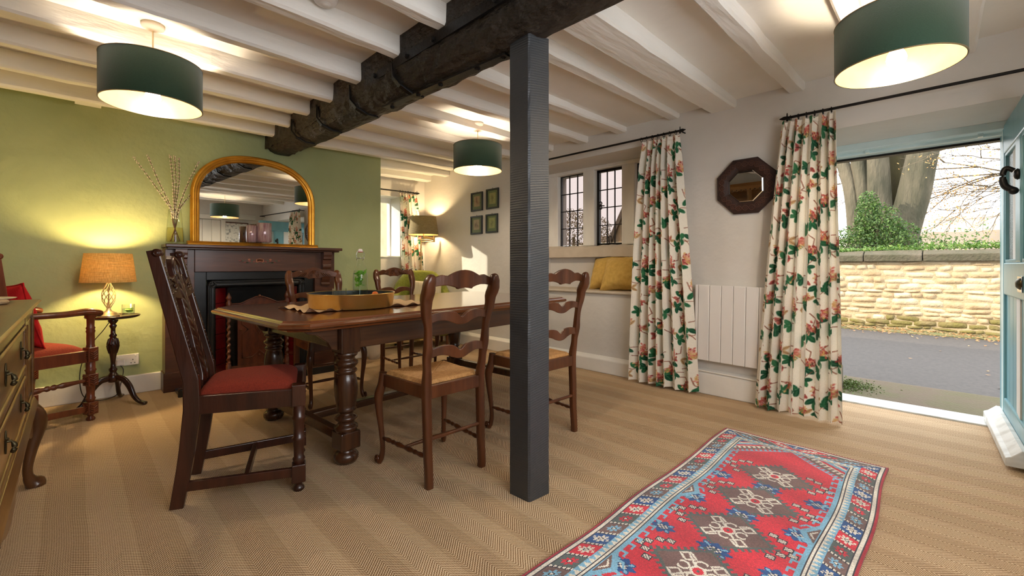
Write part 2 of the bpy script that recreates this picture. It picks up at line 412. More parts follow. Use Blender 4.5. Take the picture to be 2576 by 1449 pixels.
m_mustard = M('mustard_linen_velvet', (216, 180, 96), (196, 158, 76), scale=30, rough=0.9, sheen=0.1, bump=0.25, bscale=130)
m_mustpipe = M('mustard_piping', (158, 122, 50), rough=0.85)
m_radiator = M('white_enamel_radiator', (232, 228, 224), rough=0.32)
m_octo = M('carved_teak_octagon', (60, 38, 32), (42, 26, 22), scale=18, rough=0.45, bump=0.3, bscale=40)
m_octoh = M('rubbed_carving_edge', (92, 58, 46), (70, 42, 34), scale=20, rough=0.5)
m_picframe = M('dark_green_black_frame', (38, 44, 40), (28, 32, 30), scale=20, rough=0.4)
m_mount = M('sage_mount_card', (112, 122, 88), (104, 114, 80), scale=20, rough=0.8)
m_teal = M('pale_teal_door_paint', (112, 160, 170), (102, 150, 162), scale=8, stretch=(1, 1, 0.4), rough=0.28, bump=0.15, bscale=40, bstretch=(1, 1, 0.3))
m_tealw = M('pale_blue_frame_paint', (212, 229, 230), (200, 220, 222), scale=8, rough=0.3)
m_board = M('white_threshold_paint', (214, 215, 212), (170, 168, 160), scale=14, stretch=(1, 0.4, 1), rough=0.4, bump=0.2, bscale=60, lo=0.45, hi=0.8)
m_asphalt = M('worn_asphalt', (72, 68, 65), (60, 57, 55), scale=30, rough=0.85, bump=0.4, bscale=300, bdist=0.01)
m_flag = M('mossy_flagstone', (82, 70, 54), (72, 74, 38), scale=3.0, rough=0.9, bump=0.6, bscale=60, bdist=0.02, lo=0.4, hi=0.75, detail=8)
m_ground = M('autumn_ground', (104, 96, 66), (86, 92, 52), scale=2, rough=0.95, bump=0.4, bscale=20)
m_stone = M('honey_limestone', (172, 152, 120), (146, 124, 92), scale=5, rough=0.9, bump=0.7, bscale=26, bdist=0.02, detail=8)
m_stoneb = M('pale_limestone', (184, 168, 140), (162, 144, 114), scale=6, rough=0.9, bump=0.7, bscale=26, bdist=0.02, detail=8)
m_stonefoot = M('mossy_shaded_limestone', (98, 92, 40), (112, 98, 66), scale=6, rough=0.95, bump=0.8, bscale=30, bdist=0.02, detail=8)  # foot courses: moss, with the wall-foot shade put into the darker colour
m_mortar = M('lime_mortar', (170, 152, 120), (148, 130, 98), scale=9, rough=0.95, bump=0.6, bscale=40, bdist=0.02)
m_coping = M('lichened_coping', (82, 74, 60), (62, 60, 42), scale=5, rough=0.95, bump=0.8, bscale=22, bdist=0.03, detail=8)
m_bark = M('beech_bark', (92, 84, 68), (48, 49, 34), scale=3.5, stretch=(1, 1, 0.35), rough=0.9, bump=0.7, bscale=10, bstretch=(2, 2, 0.5), bdist=0.05, detail=8)
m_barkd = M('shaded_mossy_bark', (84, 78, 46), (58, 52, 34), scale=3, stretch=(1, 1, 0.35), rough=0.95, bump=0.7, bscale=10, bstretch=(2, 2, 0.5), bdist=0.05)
m_branch = M('grey_branch', (112, 98, 78), (86, 76, 60), scale=10, rough=0.9)
m_hill = M('bare_wooded_hillside', (150, 136, 124), (122, 112, 98), scale=0.25, rough=1.0, bump=0.6, bscale=2, detail=10)
m_slate = M('stone_slate_roof', (112, 102, 90), (92, 84, 74), scale=6, rough=0.9, bump=0.5, bscale=20)
m_housewall = M('neighbour_rubble_wall', (170, 152, 126), (142, 124, 98), scale=3, rough=0.95, bump=0.7, bscale=10, detail=8)
m_holly = leaf_mat('holly_leaves', [(38, 66, 26), (62, 92, 38), (96, 122, 58), (52, 78, 34)])
m_ivy = leaf_mat('ivy_leaves', [(40, 74, 22), (88, 122, 40), (64, 96, 34), (132, 150, 78)])
m_autumn = leaf_mat('autumn_beech_leaves', [(206, 158, 92), (220, 178, 116), (192, 140, 80), (226, 194, 136)], transl=0.5)
m_fallen = leaf_mat('fallen_leaves', [(150, 104, 60), (172, 130, 84), (124, 86, 50), (180, 148, 106)], transl=0.1)
m_twig = leaf_mat('bare_twiggy_crown', [(150, 132, 110), (132, 122, 86), (168, 150, 128), (122, 116, 76)], transl=0.3)
m_catkin = M('silver_catkin', (232, 222, 196), (206, 192, 158), scale=60, rough=0.9, sheen=0.4)
m_willow = M('willow_stem', (96, 62, 40), (72, 44, 28), scale=30, rough=0.6)
m_dish = M('pale_glazed_dish', (206, 190, 158), rough=0.25)
m_rope = M('pale_rope', (190, 166, 130), (160, 134, 98), scale=40, rough=0.9, bump=0.5, bscale=90)
m_bin = M('white_ceramic_pot', (228, 222, 210), rough=0.4)
m_curtain = attr_mat('floral_chintz', rough=0.85, sheen=0.15, bump=0.15, bscale=260, transl=0.16)
m_rug = attr_mat('knotted_wool_rug', rough=0.95, sheen=0.3, bump=0.6, bscale=420)
m_print = attr_mat('old_engraving', rough=0.6, bscale=90)
m_vent = M('grey_white_vent', (206, 206, 200), rough=0.5)
m_darkhole = M('sooty_firebrick', (22, 19, 17), (34, 29, 25), scale=12, rough=0.95, bump=0.4, bscale=30)

# sisal herringbone carpet: bands along Y, ribs slanting opposite ways in neighbouring bands
m_carpet, nt, p = new_mat('sisal_herringbone')
N, L = nt.nodes.new, nt.links.new
def mth(op, a, b_=None, c_=None):
    n = N('ShaderNodeMath'); n.operation = op
    for i, q in enumerate((a, b_, c_)):
        if q is None: continue
        if isinstance(q, (int, float)): n.inputs[i].default_value = q
        else: L(q, n.inputs[i])
    return n.outputs['Value']
tc = N('ShaderNodeTexCoord'); sx = N('ShaderNodeSeparateXYZ'); L(tc.outputs['Object'], sx.inputs['Vector'])
nz = N('ShaderNodeTexNoise'); nz.inputs['Scale'].default_value = 2.5; L(tc.outputs['Object'], nz.inputs['Vector'])
X = mth('MULTIPLY_ADD', nz.outputs['Fac'], 0.02, sx.outputs['X'])
pp = mth('PINGPONG', X, 0.062)
q = mth('MULTIPLY_ADD', pp, 1.0, sx.outputs['Y'])
rib = mth('SINE', mth('MULTIPLY', q, 2 * PI / 0.0115))
xw = mth('SINE', mth('MULTIPLY', X, 2 * PI / 0.0062))
rib2 = mth('MULTIPLY_ADD', xw, 0.35, rib)
h = mth('MULTIPLY_ADD', rib2, 0.37, 0.5)
fn = N('ShaderNodeTexNoise'); fn.inputs['Scale'].default_value = 180; fn.inputs['Detail'].default_value = 3; L(tc.outputs['Object'], fn.inputs['Vector'])
h2 = mth('MULTIPLY_ADD', fn.outputs['Fac'], 0.6, mth('SUBTRACT', h, 0.3))
band_sheen = mth('GREATER_THAN', mth('MODULO', mth('ADD', X, 10.0), 0.248), 0.124)
h3 = mth('MULTIPLY_ADD', band_sheen, 0.10, h2)  # every other band lightened: the ribs' directional shading put into the colour
big = N('ShaderNodeTexNoise'); big.inputs['Scale'].default_value = 1.3; big.inputs['Detail'].default_value = 4; L(tc.outputs['Object'], big.inputs['Vector'])
cr = N('ShaderNodeValToRGB'); e = cr.color_ramp.elements
e[0].position = 0.0; e[0].color = (*lin((110, 82, 56)), 1); e[1].position = 0.95; e[1].color = (*lin((230, 206, 172)), 1)
e.new(0.45).color = (*lin((176, 143, 106)), 1)
L(h3, cr.inputs['Fac']); 
mx = N('ShaderNodeMix'); mx.data_type = 'RGBA'; mx.blend_type = 'MULTIPLY'; mx.inputs['Factor'].default_value = 0.35
mr = N('ShaderNodeMapRange'); mr.inputs['To Min'].default_value = 0.6; mr.inputs['To Max'].default_value = 1.4; L(big.outputs['Fac'], mr.inputs['Value'])
L(cr.outputs['Color'], mx.inputs['A']); L(mr.outputs['Result'], mx.inputs['B']); L(mx.outputs['Result'], p.inputs['Base Color'])
p.inputs['Roughness'].default_value = 0.85; p.inputs['Specular IOR Level'].default_value = 0.25
b = N('ShaderNodeBump'); b.inputs['Strength'].default_value = 0.5; b.inputs['Distance'].default_value = 0.004
L(h3, b.inputs['Height']); L(b.outputs['Normal'], p.inputs['Normal'])

# ------------------------------------------------------------------ the room shell
def struct(name, g, m, label=None, parent=None, **k):
    o = g.build(name, m, parent, **k)
    if parent is None: tag(o, label, None, None, 'structure')
    return o
CZ = 2.24                                                     # ceiling boards
struct('floor', G().box(-0.76, 3.99, -0.92, 5.3, -0.12, 0.0), m_carpet, 'sisal herringbone carpet covering the whole room')
ceiling = struct('ceiling', G().box(-0.9, 4.2, -1.1, 5.62, CZ, CZ + 0.35), m_ceil, 'cream ceiling boards between painted joists')
def joist(x0, x1, y, w, z0a, z0b, seed):
    r = random.Random(seed); g = G(); n = 14; rings = []
    for i in range(n + 1):
        t = i / n; x = x0 + (x1 - x0) * t
        zb = z0a + (z0b - z0a) * t + 0.006 * math.sin(3.1 * t + seed) + r.uniform(-.003, .003)
        yc = y + 0.010 * math.sin(2.3 * t + seed * 1.7); hw = w / 2 + r.uniform(-.004, .004)
        c = 0.012
        rings.append([(x, yc - hw, CZ + .01), (x, yc - hw, zb + c), (x, yc - hw + c, zb), (x, yc + hw - c, zb), (x, yc + hw, zb + c), (x, yc + hw, CZ + .01)])
    g.loft(rings, False)
    return g.build('joist', m_joist, ceiling)
for k, y in enumerate([0.05, 0.47, 0.89, 1.31, 1.733, 2.137, 2.585, 3.02, 3.459, 3.871, 4.26]):
    joist(-0.75, 1.275, y, 0.08, 2.140, 2.135 + 0.01 * (k > 7), k + 1)
for k, (y, w, d) in enumerate([(-0.5, .1, .05), (-0.06, .1, .07), (0.33, .09, .05), (0.745, .10, .055), (1.23, .2, .07), (1.60, .09, .045), (2.09, .10, .055), (2.52, .10, .06), (2.95, .1, .06), (3.4, .1, .06), (3.85, .1, .06), (4.3, .1, .065), (4.72, .11, .07), (5.14, .12, .08)]):
    joist(1.465 if y < 4.5 else 2.43, 3.5, y, w, CZ - d - .03, CZ - d + .005, k + 31)

gb = G().box(-0.75, 2.42, 4.5, 5.6, -0.1, 2.45)
struct('wall_back', gb, m_green, 'olive green limewashed chimney breast wall')
# low green ledge and white plate-end at the top left of the green wall
struct('trim_1', G().box(-0.75, 0.005, 4.42, 4.5, 2.19, CZ), m_green, 'green boxed ledge at the top of the green wall')
struct('trim_2', G().box(0.0, 0.14, 4.36, 4.5, 2.175, CZ).box(0.14, 1.26, 4.42, 4.5, 2.195, CZ), m_joist, 'white wall plate over the green wall')
struct('wall_far', G().box(2.42, 2.46, 5.25, 5.6, -0.1, 2.45).box(3.11, 3.6, 5.25, 5.6, -0.1, 2.45).box(2.46, 3.11, 5.25, 5.6, -0.1, 1.118).box(2.46, 3.11, 5.25, 5.6, 1.92, 2.45), m_white, 'white plaster wall of the far recess')
wr = G()
DY0, DY1, DZ = -0.262, 0.76, 1.885
WY0, WY1 = 1.84, 3.27
wr.box(3.5, 4.2, -1.0, DY0, -0.1, 2.45).box(3.5, 4.2, DY0, DY1, DZ, 2.45).box(3.5, 4.2, DY1, WY0, -0.1, 2.45)
wr.box(3.5, 4.2, WY0, WY1, -0.1, 0.735).box(3.5, 4.2, WY0, WY1, 2.04, 2.45).box(3.9, 4.2, WY0, WY1, 0.735, 1.09).box(3.5, 4.2, WY1, 5.62, -0.1, 2.45)
struct('wall_right', wr, m_white, 'thick warm white cottage wall with door and window recess')
struct('wall_left', G().box(-0.9, -0.75, -1.05, 4.55, -0.1, 2.45), m_white, 'white wall behind the sideboard')
struct('wall_front', G().box(-0.9, -0.15, -1.05, -0.91, -0.1, 2.45).box(1.85, 4.2, -1.05, -0.91, -0.1, 2.45).box(-0.15, 1.85, -1.05, -0.91, -0.1, 0.92).box(-0.15, 1.85, -1.05, -0.91, 2.02, 2.45), m_white, 'white wall behind the camera')

def skirting(name, g, label, m=None): return struct(name, g, m or m_trimw, label, bevel=0.008)
skirting('baseboard_back', G().box(-0.75, 0.50, 4.478, 4.502, 0, 0.145).box(1.84, 2.445, 4.478, 4.502, 0, 0.145).box(2.42, 2.445, 4.478, 5.25, 0, 0.145), 'white skirting board along the green wall')
skirting('baseboard_far', G().box(2.42, 3.5, 5.226, 5.252, 0, 0.13), 'white skirting board of the far recess')
g = G()
for y0, y1, h in ((3.27, 5.25, .14), (1.84, 3.27, .135), (0.76, 1.84, .172)):
    g.prism([(3.455, 0), (3.501, 0), (3.501, h + .02), (3.472, h), (3.455, h - .01)], y0, y1)
skirting('baseboard_right', g, 'white skirting along the right wall', m_trimw)

# ------------------------------------------------------------------ great beam and post
rings = []; rb = random.Random(5); n = 90
for i in range(n + 1):
    y = -0.91 + (4.52 + 0.91) * i / n
    zb = interp(y, [(-1, 1.985), (1.2, 1.985), (1.4, 1.962), (2.4, 1.972), (3.2, 2.0), (4.5, 2.045)])
    w = 0.012 if y > 1.35 else 0.003
    J = lambda a=1.0: rb.uniform(-w, w) * a
    x0, x1 = 1.25 + 0.01 * math.sin(y * 2.1), 1.485 + 0.008 * math.sin(y * 1.7 + 1)
    rings.append([(x0, y, 2.26), (x0 + J(.5), y, 2.16 + J()), (x0 + J(.6), y, 2.07 + J()), (x0 + .012 + J(.7), y, zb + .06 + J()), (x0 + .035 + J(.7), y, zb + .022 + J(.7)),
                  (x0 + .075 + J(.7), y, zb + J(.6)), (x0 + .14 + J(), y, zb - .004 + J(.6)), (x1 - .04 + J(.6), y, zb + .004 + J(.6)), (x1 - .008 + J(.6), y, zb + .03 + J(.6)), (x1 + J(.5), y, zb + .10 + J()), (x1, y, 2.26)])
beam = struct('ceiling_beam', G().loft(rings, False), m_black, 'massive rough black ceiling beam with iron straps')
for i, y in enumerate((2.13, 2.66, 3.2, 3.72)):
    zb = interp(y, [(2.0, 1.968), (3.2, 2.0), (4.5, 2.045)])
    G().tube([(1.247, y + .06, zb + .16), (1.236, y + .03, zb + .06), (1.262, y, zb + .012), (1.33, y - .01, zb - .018), (1.40, y - .01, zb - .018)], (.006, .016), 4, up=(-1, 0, -1)).build('iron_strap', m_iron, beam, bevel=.002)
G().tube([(1.243, 2.42, 2.10), (1.238, 0.9, 2.10)], (.024, .006), 4, up=(0, 0, 1)).build('iron_bar', m_iron, beam)
G().tube([(1.335, 2.42, 1.957), (1.375, 1.40, 1.943)], (.005, .022), 4, up=(0, 0, 1)).build('iron_bar', m_iron, beam)
bolt = G().lathe([(.014, 0), (.014, .012), (.008, .016)], 6, smooth=False).mesh('bolt', m_iron)
for y in (2.36, 2.02, 1.78, 1.33, 1.05): piece(bolt, 'bolt', beam, (1.238, y, 2.10), (0, -PI / 2, 0))
for x, y in ((1.34, 2.35), (1.345, 2.08), (1.352, 1.88), (1.365, 1.6), (1.372, 1.43)): piece(bolt, 'bolt', beam, (x, y, 1.948), (PI, 0, 0))

rings = []; rp = random.Random(3)
for i in range(41):
    z = 1.99 * i / 40; q = 0.001
    c = [(1.348, 1.368), (1.352, 1.250), (1.476, 1.240), (1.474, 1.362)]
    ring = []
    for (ax, ay), (bx, by) in zip(c, c[1:] + c[:1]):
        for t in (0.06, 0.5, 0.94):
            ring.append((ax + (bx - ax) * t + rp.uniform(-q, q), ay + (by - ay) * t + rp.uniform(-q, q), z))
    rings.append(ring)
g = G().loft(rings, False)
post = struct('timber_post', g, m_post, 'square black sawn timber post in the middle of the room')

# ------------------------------------------------------------------ mullioned window in the deep recess
win = thing('window_1', 'white mullioned window with three leaded iron lights', None, (0, 0, 0), kind='structure')
g = G()
lights = [(2.785, 3.13), (2.315, 2.64), (1.86, 2.17)]
ZB, ZT = 1.205, 2.0
g.box(3.86, 4.0, 3.13, 3.27, ZB, 2.04).box(3.86, 4.0, 2.64, 2.785, ZB, 2.04).box(3.86, 4.0, 2.17, 2.315, ZB, 2.04).box(3.86, 4.0, 1.84, 1.86, ZB, 2.04)
g.box(3.855, 4.0, WY0, WY1, ZT, 2.042)
g.build('mullion_frame', m_frame, win, bevel=.018)
rr = random.Random(11); top, bot = [], []
rings = []
for i in range(31):
    y = WY0 + (WY1 - WY0) * i / 30
    rings.append([(3.80, y, 1.085 + rr.uniform(-.002, .002)), (3.80, y, 1.185 + rr.uniform(-.006, .006)), (3.83, y, 1.205 + rr.uniform(-.006, .006)), (4.0, y, 1.21), (4.0, y, 1.085)])
G().loft(rings, False).build('stone_sill', m_stonecill, win)
for li, (y0, y1) in enumerate(lights):
    fw = 0.026 if li == 1 else 0.010
    xg = 3.93
    g = G()
    g.box(xg - .015, xg + .015, y0, y0 + fw, ZB, ZT).box(xg - .015, xg + .015, y1 - fw, y1, ZB, ZT)
    g.box(xg - .015, xg + .015, y0, y1, ZB, ZB + fw).box(xg - .015, xg + .015, y0, y1, ZT - fw, ZT)
    fr = g.build('iron_casement', m_iron, win)
    ya, yb, za, zb = y0 + fw, y1 - fw, ZB + fw, ZT - fw
    for k in (1, 2): G().cbox((xg, ya + (yb - ya) * k / 3, (za + zb) / 2), (.012, .009, zb - za)).build('glazing_bar', m_iron, win)
    for k in (1, 2, 3): G().cbox((xg, (ya + yb) / 2, za + (zb - za) * k / 4), (.012, yb - ya, .009)).build('glazing_bar', m_iron, win)
    pw, ph = (yb - ya) / 3, (zb - za) / 4
    pane = G().cbox((0, 0, 0), (.003, pw - .008, ph - .008)).mesh('pane', m_winglass)
    for a in range(3):
        for c in range(4): piece(pane, 'pane', win, (xg, ya + pw * (a + .5), za + ph * (c + .5)), (0, rr.uniform(-.02, .02), rr.uniform(-.02, .02)))
    if li == 1:
        h = G().tube([(3.90, y1 - .02, 1.62), (3.885, y1 - .06, 1.622), (3.885, y1 - .11, 1.615)], .006, 8)
        h.torus((3.89, y1 - .06, 1.645), .017, .005, 12, 6, 'x').torus((3.89, y1 - .06, 1.60), .017, .005, 12, 6, 'x')
        h.build('casement_latch', m_iron, win)
        G().tube([(3.91, y0 + .17, ZB + .02), (3.895, y0 + .17, ZB + .09), (3.88, y0 + .13, ZB + .09), (3.88, y0 + .13, ZB + .04)], .006, 8).build('casement_stay', m_iron, win)
struct('trim_3', G().box(3.468, 3.905, WY0 - .0, WY1, 0.733, 0.757), m_stonecill, 'grey-white window seat board', bevel=.01)

w2 = thing('window_2', 'bright white-framed window of the far recess', None, kind='structure')
for q_ in ((2.42, 2.475, 1.10, 1.95), (3.095, 3.15, 1.10, 1.95)): G().box(q_[0], q_[1], 5.50, 5.56, q_[2], q_[3]).build('window_jamb', m_frame, w2)
for q_ in ((1.10, 1.135), (1.86, 1.95)): G().box(2.42, 3.15, 5.505, 5.555, q_[0], q_[1]).build('window_rail', m_frame, w2)
G().box(2.475, 3.095, 5.528, 5.532, 1.135, 1.86).build('pane', m_clearglass, w2)
G().box(2.44, 3.13, 5.235, 5.52, 1.100, 1.122).build('window_board', m_trimw, w2, bevel=.008)

# ------------------------------------------------------------------ front doorway, its frame and the open stable-style door
df = thing('door_frame', 'pale blue painted front door frame with white threshold', None, kind='structure')
g = G().box(4.02, 4.20, DY1 - .065, DY1, 0, DZ).box(4.05, 4.20, DY0, DY0 + .03, 0, DZ).box(4.02, 4.20, DY0, DY1, 1.835, DZ + .003)
g.box(4.10, 4.20, DY0, DY1, 1.815, 1.84)
g.build('frame', m_tealw, df, bevel=.006)
G().box(4.035, 4.055, DY0, DY1, 1.84, 1.858).build('frame_bead', m_board, df, bevel=.004)
for y in (.42, -.14): G().box(4.06, 4.10, y - .012, y + .012, 1.815, 1.838).build('frame_block', m_tealw, df)
G().box(4.19, 4.26, DY0 - .05, DY1, 1.80, 1.825).build('drip_strip', m_iron, df)
G().box(3.985, 4.20, DY0, DY1, -.06, .012).build('threshold', m_board, df, bevel=.01)

door = thing('door_1', 'open pale teal front door with glazed top, knocker and letter plate', None, (4.185, -0.229, 0.02), PI + math.atan(.04), kind='structure')
# local x runs from the hinge along the leaf, local -y faces the room side we see (world +Y)
DW, DH, TH = 1.02, 1.84, .045
def dbox(g, x0, x1, z0, z1, y0=0.0, y1=TH): return g.box(x0, x1, y0, y1, z0, z1)
g = G(); dbox(g, 0, .16, 0, DH); dbox(g, DW - .13, DW, 0, DH); dbox(g, .16, DW - .13, 1.66, DH); dbox(g, .16, DW - .13, .80, .995); dbox(g, .16, DW - .13, 0, .17); dbox(g, .585, .735, .995, 1.66)
g.build('door_leaf', m_teal, door, bevel=.008)
bw = (DW - .13 - .16) / 6
for k in range(6):
    dbox(G(), .16 + bw * k + .003, .16 + bw * (k + 1) - .003, .165, .805, .012, TH - .012).build('board', m_teal, door, bevel=.004)
for x0, x1 in ((.16, .585), (.735, DW - .13)):
    dbox(G(), x0, x1, .995, 1.66, .02, .026).build('glass_panel', m_frost, door)
    b_ = G(); dbox(b_, x0, x0 + .018, .995, 1.66, .005, .04); dbox(b_, x1 - .018, x1, .995, 1.66, .005, .04); dbox(b_, x0, x1, .995, 1.013, .005, .04); dbox(b_, x0, x1, 1.642, 1.66, .005, .04)
    b_.build('glazing_bead', m_teal, door, bevel=.003)
SWAP = Matrix(((0, 1, 0, 0), (1, 0, 0, 0), (0, 0, 1, 0), (0, 0, 0, 1)))
G().prism([(0, 0), (0, .085), (-.02, .085), (-.055, .05), (-.075, .04), (-.075, 0.0)], .03, DW - .05, SWAP).build('weather_bar', m_board, door, bevel=.004, fix=True)
k_ = G().lathe([(.026, 0), (.03, .006), (.022, .016), (.01, .02)], 16, (0, 0, 0), Matrix.Translation((.71, 0, 1.455)) @ Matrix.Rotation(PI / 2, 4, 'X'))
k_.tube(spline([(.71, -.018, 1.475), (.71, -.045, 1.49), (.71, -.058, 1.455), (.71, -.05, 1.40), (.71, -.022, 1.375)], 6), [.012] * 5 + [.013] * 10 + [.016] * 10, 10)
k_.ball((.71, -.02, 1.37), .02)
k_.build('knocker', m_iron, door)
lp = G().box(.70, .83, -.006, 0, .84, .925).build('letter_plate', m_chrome, door, bevel=.006)
G().box(.715, .785, -.009, -.004, .858, .907).build('letter_flap', m_tealw, lp, bevel=.002)
G().lathe([(.03, 0), (.03, .004), (.024, .010), (.018, .016), (.008, .018)], 20, mat=Matrix.Translation((.80, -.006, .885)) @ Matrix.Rotation(PI / 2, 4, 'X')).build('door_knob', m_brassd, door)

# white plank door and what hangs on the wall behind the camera, seen in the overmantel mirror
d2 = thing('door_2', 'white plank door in the wall behind the camera', None, kind='structure')
for k in range(5): G().box(1.98 + .15 * k, 1.98 + .15 * k + .146, -.91, -.885, 0, 1.86).build('plank', m_trimw, d2, bevel=.004)
G().box(1.90, 1.975, -.91, -.87, 0, 1.95).box(2.735, 2.81, -.91, -.87, 0, 1.95).box(1.90, 2.81, -.91, -.87, 1.87, 1.95).build('door_architrave', m_trimw, d2, bevel=.006)

w3 = thing('fill_window', 'white casement window added behind the camera for fill light', None, kind='structure')  # unseen window, added to carry the rear fill light
g = G().box(-.15, 1.85, -.96, -.92, .92, .96).box(-.15, 1.85, -.96, -.92, 1.98, 2.02)
for x in (-.15, .35, .85, 1.35, 1.81): g.box(x, x + .04, -.96, -.92, .92, 2.02)
g.build('window_frame', m_frame, w3)

# ------------------------------------------------------------------ outside the door
struct('road', G().box(5.15, 9.05, -30, 60, -0.25, -0.045), m_asphalt, 'worn grey asphalt lane in front of the cottage')
rr = random.Random(4)
def slab(x0, x1, y0, y1, zt, n=8):
    return G().grid(lambda u, v: (x0 + (x1 - x0) * u + (rr.uniform(-.04, .04) if u == 1 else 0), y0 + (y1 - y0) * v, zt + .012 * math.sin(u * 7 + v * 11) - .03 * u), n, n * 3, False)
struct('pavement', G().prism([(4.2, -.2), (5.22, -.2), (5.2, -.05), (5.1, -.038), (4.6, -.03), (4.2, -.03)], -30, 5), m_flag, 'mossy flagstone strip outside the front door')
struct('path', G().box(4.2, 5.2, 5, 30, -.2, -.06), m_flag, 'mossy strip along the cottage wall')
struct('ground', G().box(9.0, 140, -90, 130, -.4, -.03), m_ground, 'grassy leaf-strewn ground beyond the lane')
struct('ground_near', G().box(-40, 4.2, 5.62, 40, -.3, -.06), m_ground, 'grass behind the cottage')
def leaves(n, sampler, size, seed, flat=0.0):
    """n folded leaf quads"""
    r = random.Random(seed); g = G()
    for _ in range(n):
        c = Vector(sampler(r)); s_ = size * r.uniform(.6, 1.3)
        a = Vector((r.gauss(0, 1), r.gauss(0, 1), r.gauss(0, 1) * (1 - flat))).normalized()
        nrm = Vector((r.gauss(0, 1) * (1 - flat), r.gauss(0, 1) * (1 - flat), r.gauss(0, 1) + 1.5 * flat)).normalized()
        b_ = a.cross(nrm)
        if b_.length < .1: continue
        b_.normalize(); up = a.cross(b_) * (s_ * .15)
        g.add([c - a * s_, c + b_ * s_ * .5 + up, c + a * s_, c - b_ * s_ * .5 + up], [(0, 1, 2), (0, 2, 3)])
    return g
def in_ellipsoid(c, r):
    def f(q):
        while True:
            v = (q.uniform(-1, 1), q.uniform(-1, 1), q.uniform(-1, 1))
            l2 = sum(a * a for a in v)
            if .25 < l2 < 1: return tuple(c[i] + r[i] * v[i] for i in range(3))
    return f
def foliage(name, g, m, parent):
    o = g.build(name, m, parent); o['kind'] = 'stuff'; return o

mb = thing('step_block', 'mossy stone block beside the front step', 'stone', (4.66, .74, -.04), .1)
G().box(-.16, .16, -.09, .09, 0, .17).build('stone_block', m_coping, mb, bevel=.02)
foliage('moss', leaves(1400, lambda q: (q.gauss(0, .10), -.10 - abs(q.gauss(0, .09)), abs(q.gauss(0, .018))), .009, 77), leaf_mat('wet_moss', [(58, 80, 22), (84, 104, 36), (70, 70, 34)], transl=.1), mb)

bwall = thing('boundary_wall', 'sunlit honey-coloured stone wall with lichened coping across the lane', 'wall', (9.5, 0, -.03), kind='structure')
G().box(.002, .36, -2.2, 3.2, 0, 1.10).build('mortar_core', m_mortar, bwall)
G().box(-.02, .36, -30, -2.2, 0, 1.2).box(-.02, .36, 3.2, 45, 0, 1.2).build('wall_run', m_stone, bwall)
z = 0.0; row = 0; rs = random.Random(21)
while z < 1.07:
    h = rs.uniform(.042, .115); row += 1
    if z + h > 1.06: h = 1.09 - z
    y = -2.0 + rs.uniform(-.1, .1)
    while y < 2.9:
        w_ = rs.uniform(.09, .30) * (0.8 + h * 4)
        hh = h * (rs.uniform(.7, 1.0) if rs.random() < .4 else 1)
        pr = rs.uniform(.008, .030); sl = rs.uniform(-.012, .012); vs = []; na, nb_ = 5, 4
        cs = [(rs.uniform(-.012, .012), rs.uniform(-.010, .010)) for _ in range(4)]
        for jb in range(nb_ + 1):
            for ja in range(na + 1):
                p_, q_ = 2 * ja / na - 1, 2 * jb / nb_ - 1
                u_, v_ = (ja / na, jb / nb_)
                dy = (cs[0][0] * (1 - u_) + cs[1][0] * u_) * (1 - v_) + (cs[2][0] * (1 - u_) + cs[3][0] * u_) * v_
                dz = (cs[0][1] * (1 - u_) + cs[1][1] * u_) * (1 - v_) + (cs[2][1] * (1 - u_) + cs[3][1] * u_) * v_
                rnd_ = 1 - .06 * (abs(p_) ** 3) * (abs(q_) ** 3)
                e_ = (1 - abs(p_) ** 6) * (1 - abs(q_) ** 4)
                yy = y + w_ * (.5 + .5 * p_ * rnd_) + dy; zz = z + hh * (.5 + .5 * q_ * rnd_) + dz + sl * p_ + .014 * math.sin(y * 2.3 + row)
                vs.append((.008 - (pr + .010) * e_ ** .6 - rs.uniform(0, .004) * e_, yy, zz))
        fs = [(jb * (na + 1) + ja, (jb + 1) * (na + 1) + ja, (jb + 1) * (na + 1) + ja + 1, jb * (na + 1) + ja + 1) for jb in range(nb_) for ja in range(na)]
        mm = m_stonefoot if (z < .07 or (z < .17 and rs.random() < .4)) else (m_stone if rs.random() < .55 else m_stoneb)
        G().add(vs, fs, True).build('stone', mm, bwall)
        y += w_ + rs.uniform(-.012, .004)
    z += h - .003
y = -2.2
while y < 3.1:
    w_ = rs.uniform(.55, .95)
    vs = []
    for xx, za, zb in ((-.09, 1.09, 1.20), (.05, 1.09, 1.265), (.38, 1.09, 1.25)):
        for yy in (y + .006, y + w_ * .5, y + w_ - .006): vs += [(xx + rs.uniform(-.008, .008), yy, za), (xx + rs.uniform(-.008, .008), yy, zb + rs.uniform(-.012, .012))]
    fs = []
    for i in range(2):
        for j in range(2):
            a, b_, c, d = (i * 6 + j * 2, i * 6 + j * 2 + 2, (i + 1) * 6 + j * 2 + 2, (i + 1) * 6 + j * 2)
            fs += [(a, d, c, b_), (a + 1, b_ + 1, c + 1, d + 1)]
    for j in range(2):
        fs += [(j * 2, j * 2 + 2, j * 2 + 3, j * 2 + 1), (12 + j * 2, 12 + j * 2 + 1, 12 + j * 2 + 3, 12 + j * 2 + 2)]
    for i in range(2):
        fs += [(i * 6, i * 6 + 1, i * 6 + 7, i * 6 + 6), (i * 6 + 4, i * 6 + 10, i * 6 + 11, i * 6 + 5)]
    G().add(vs, fs).build('coping_stone', m_coping, bwall, bevel=.012)
    y += w_

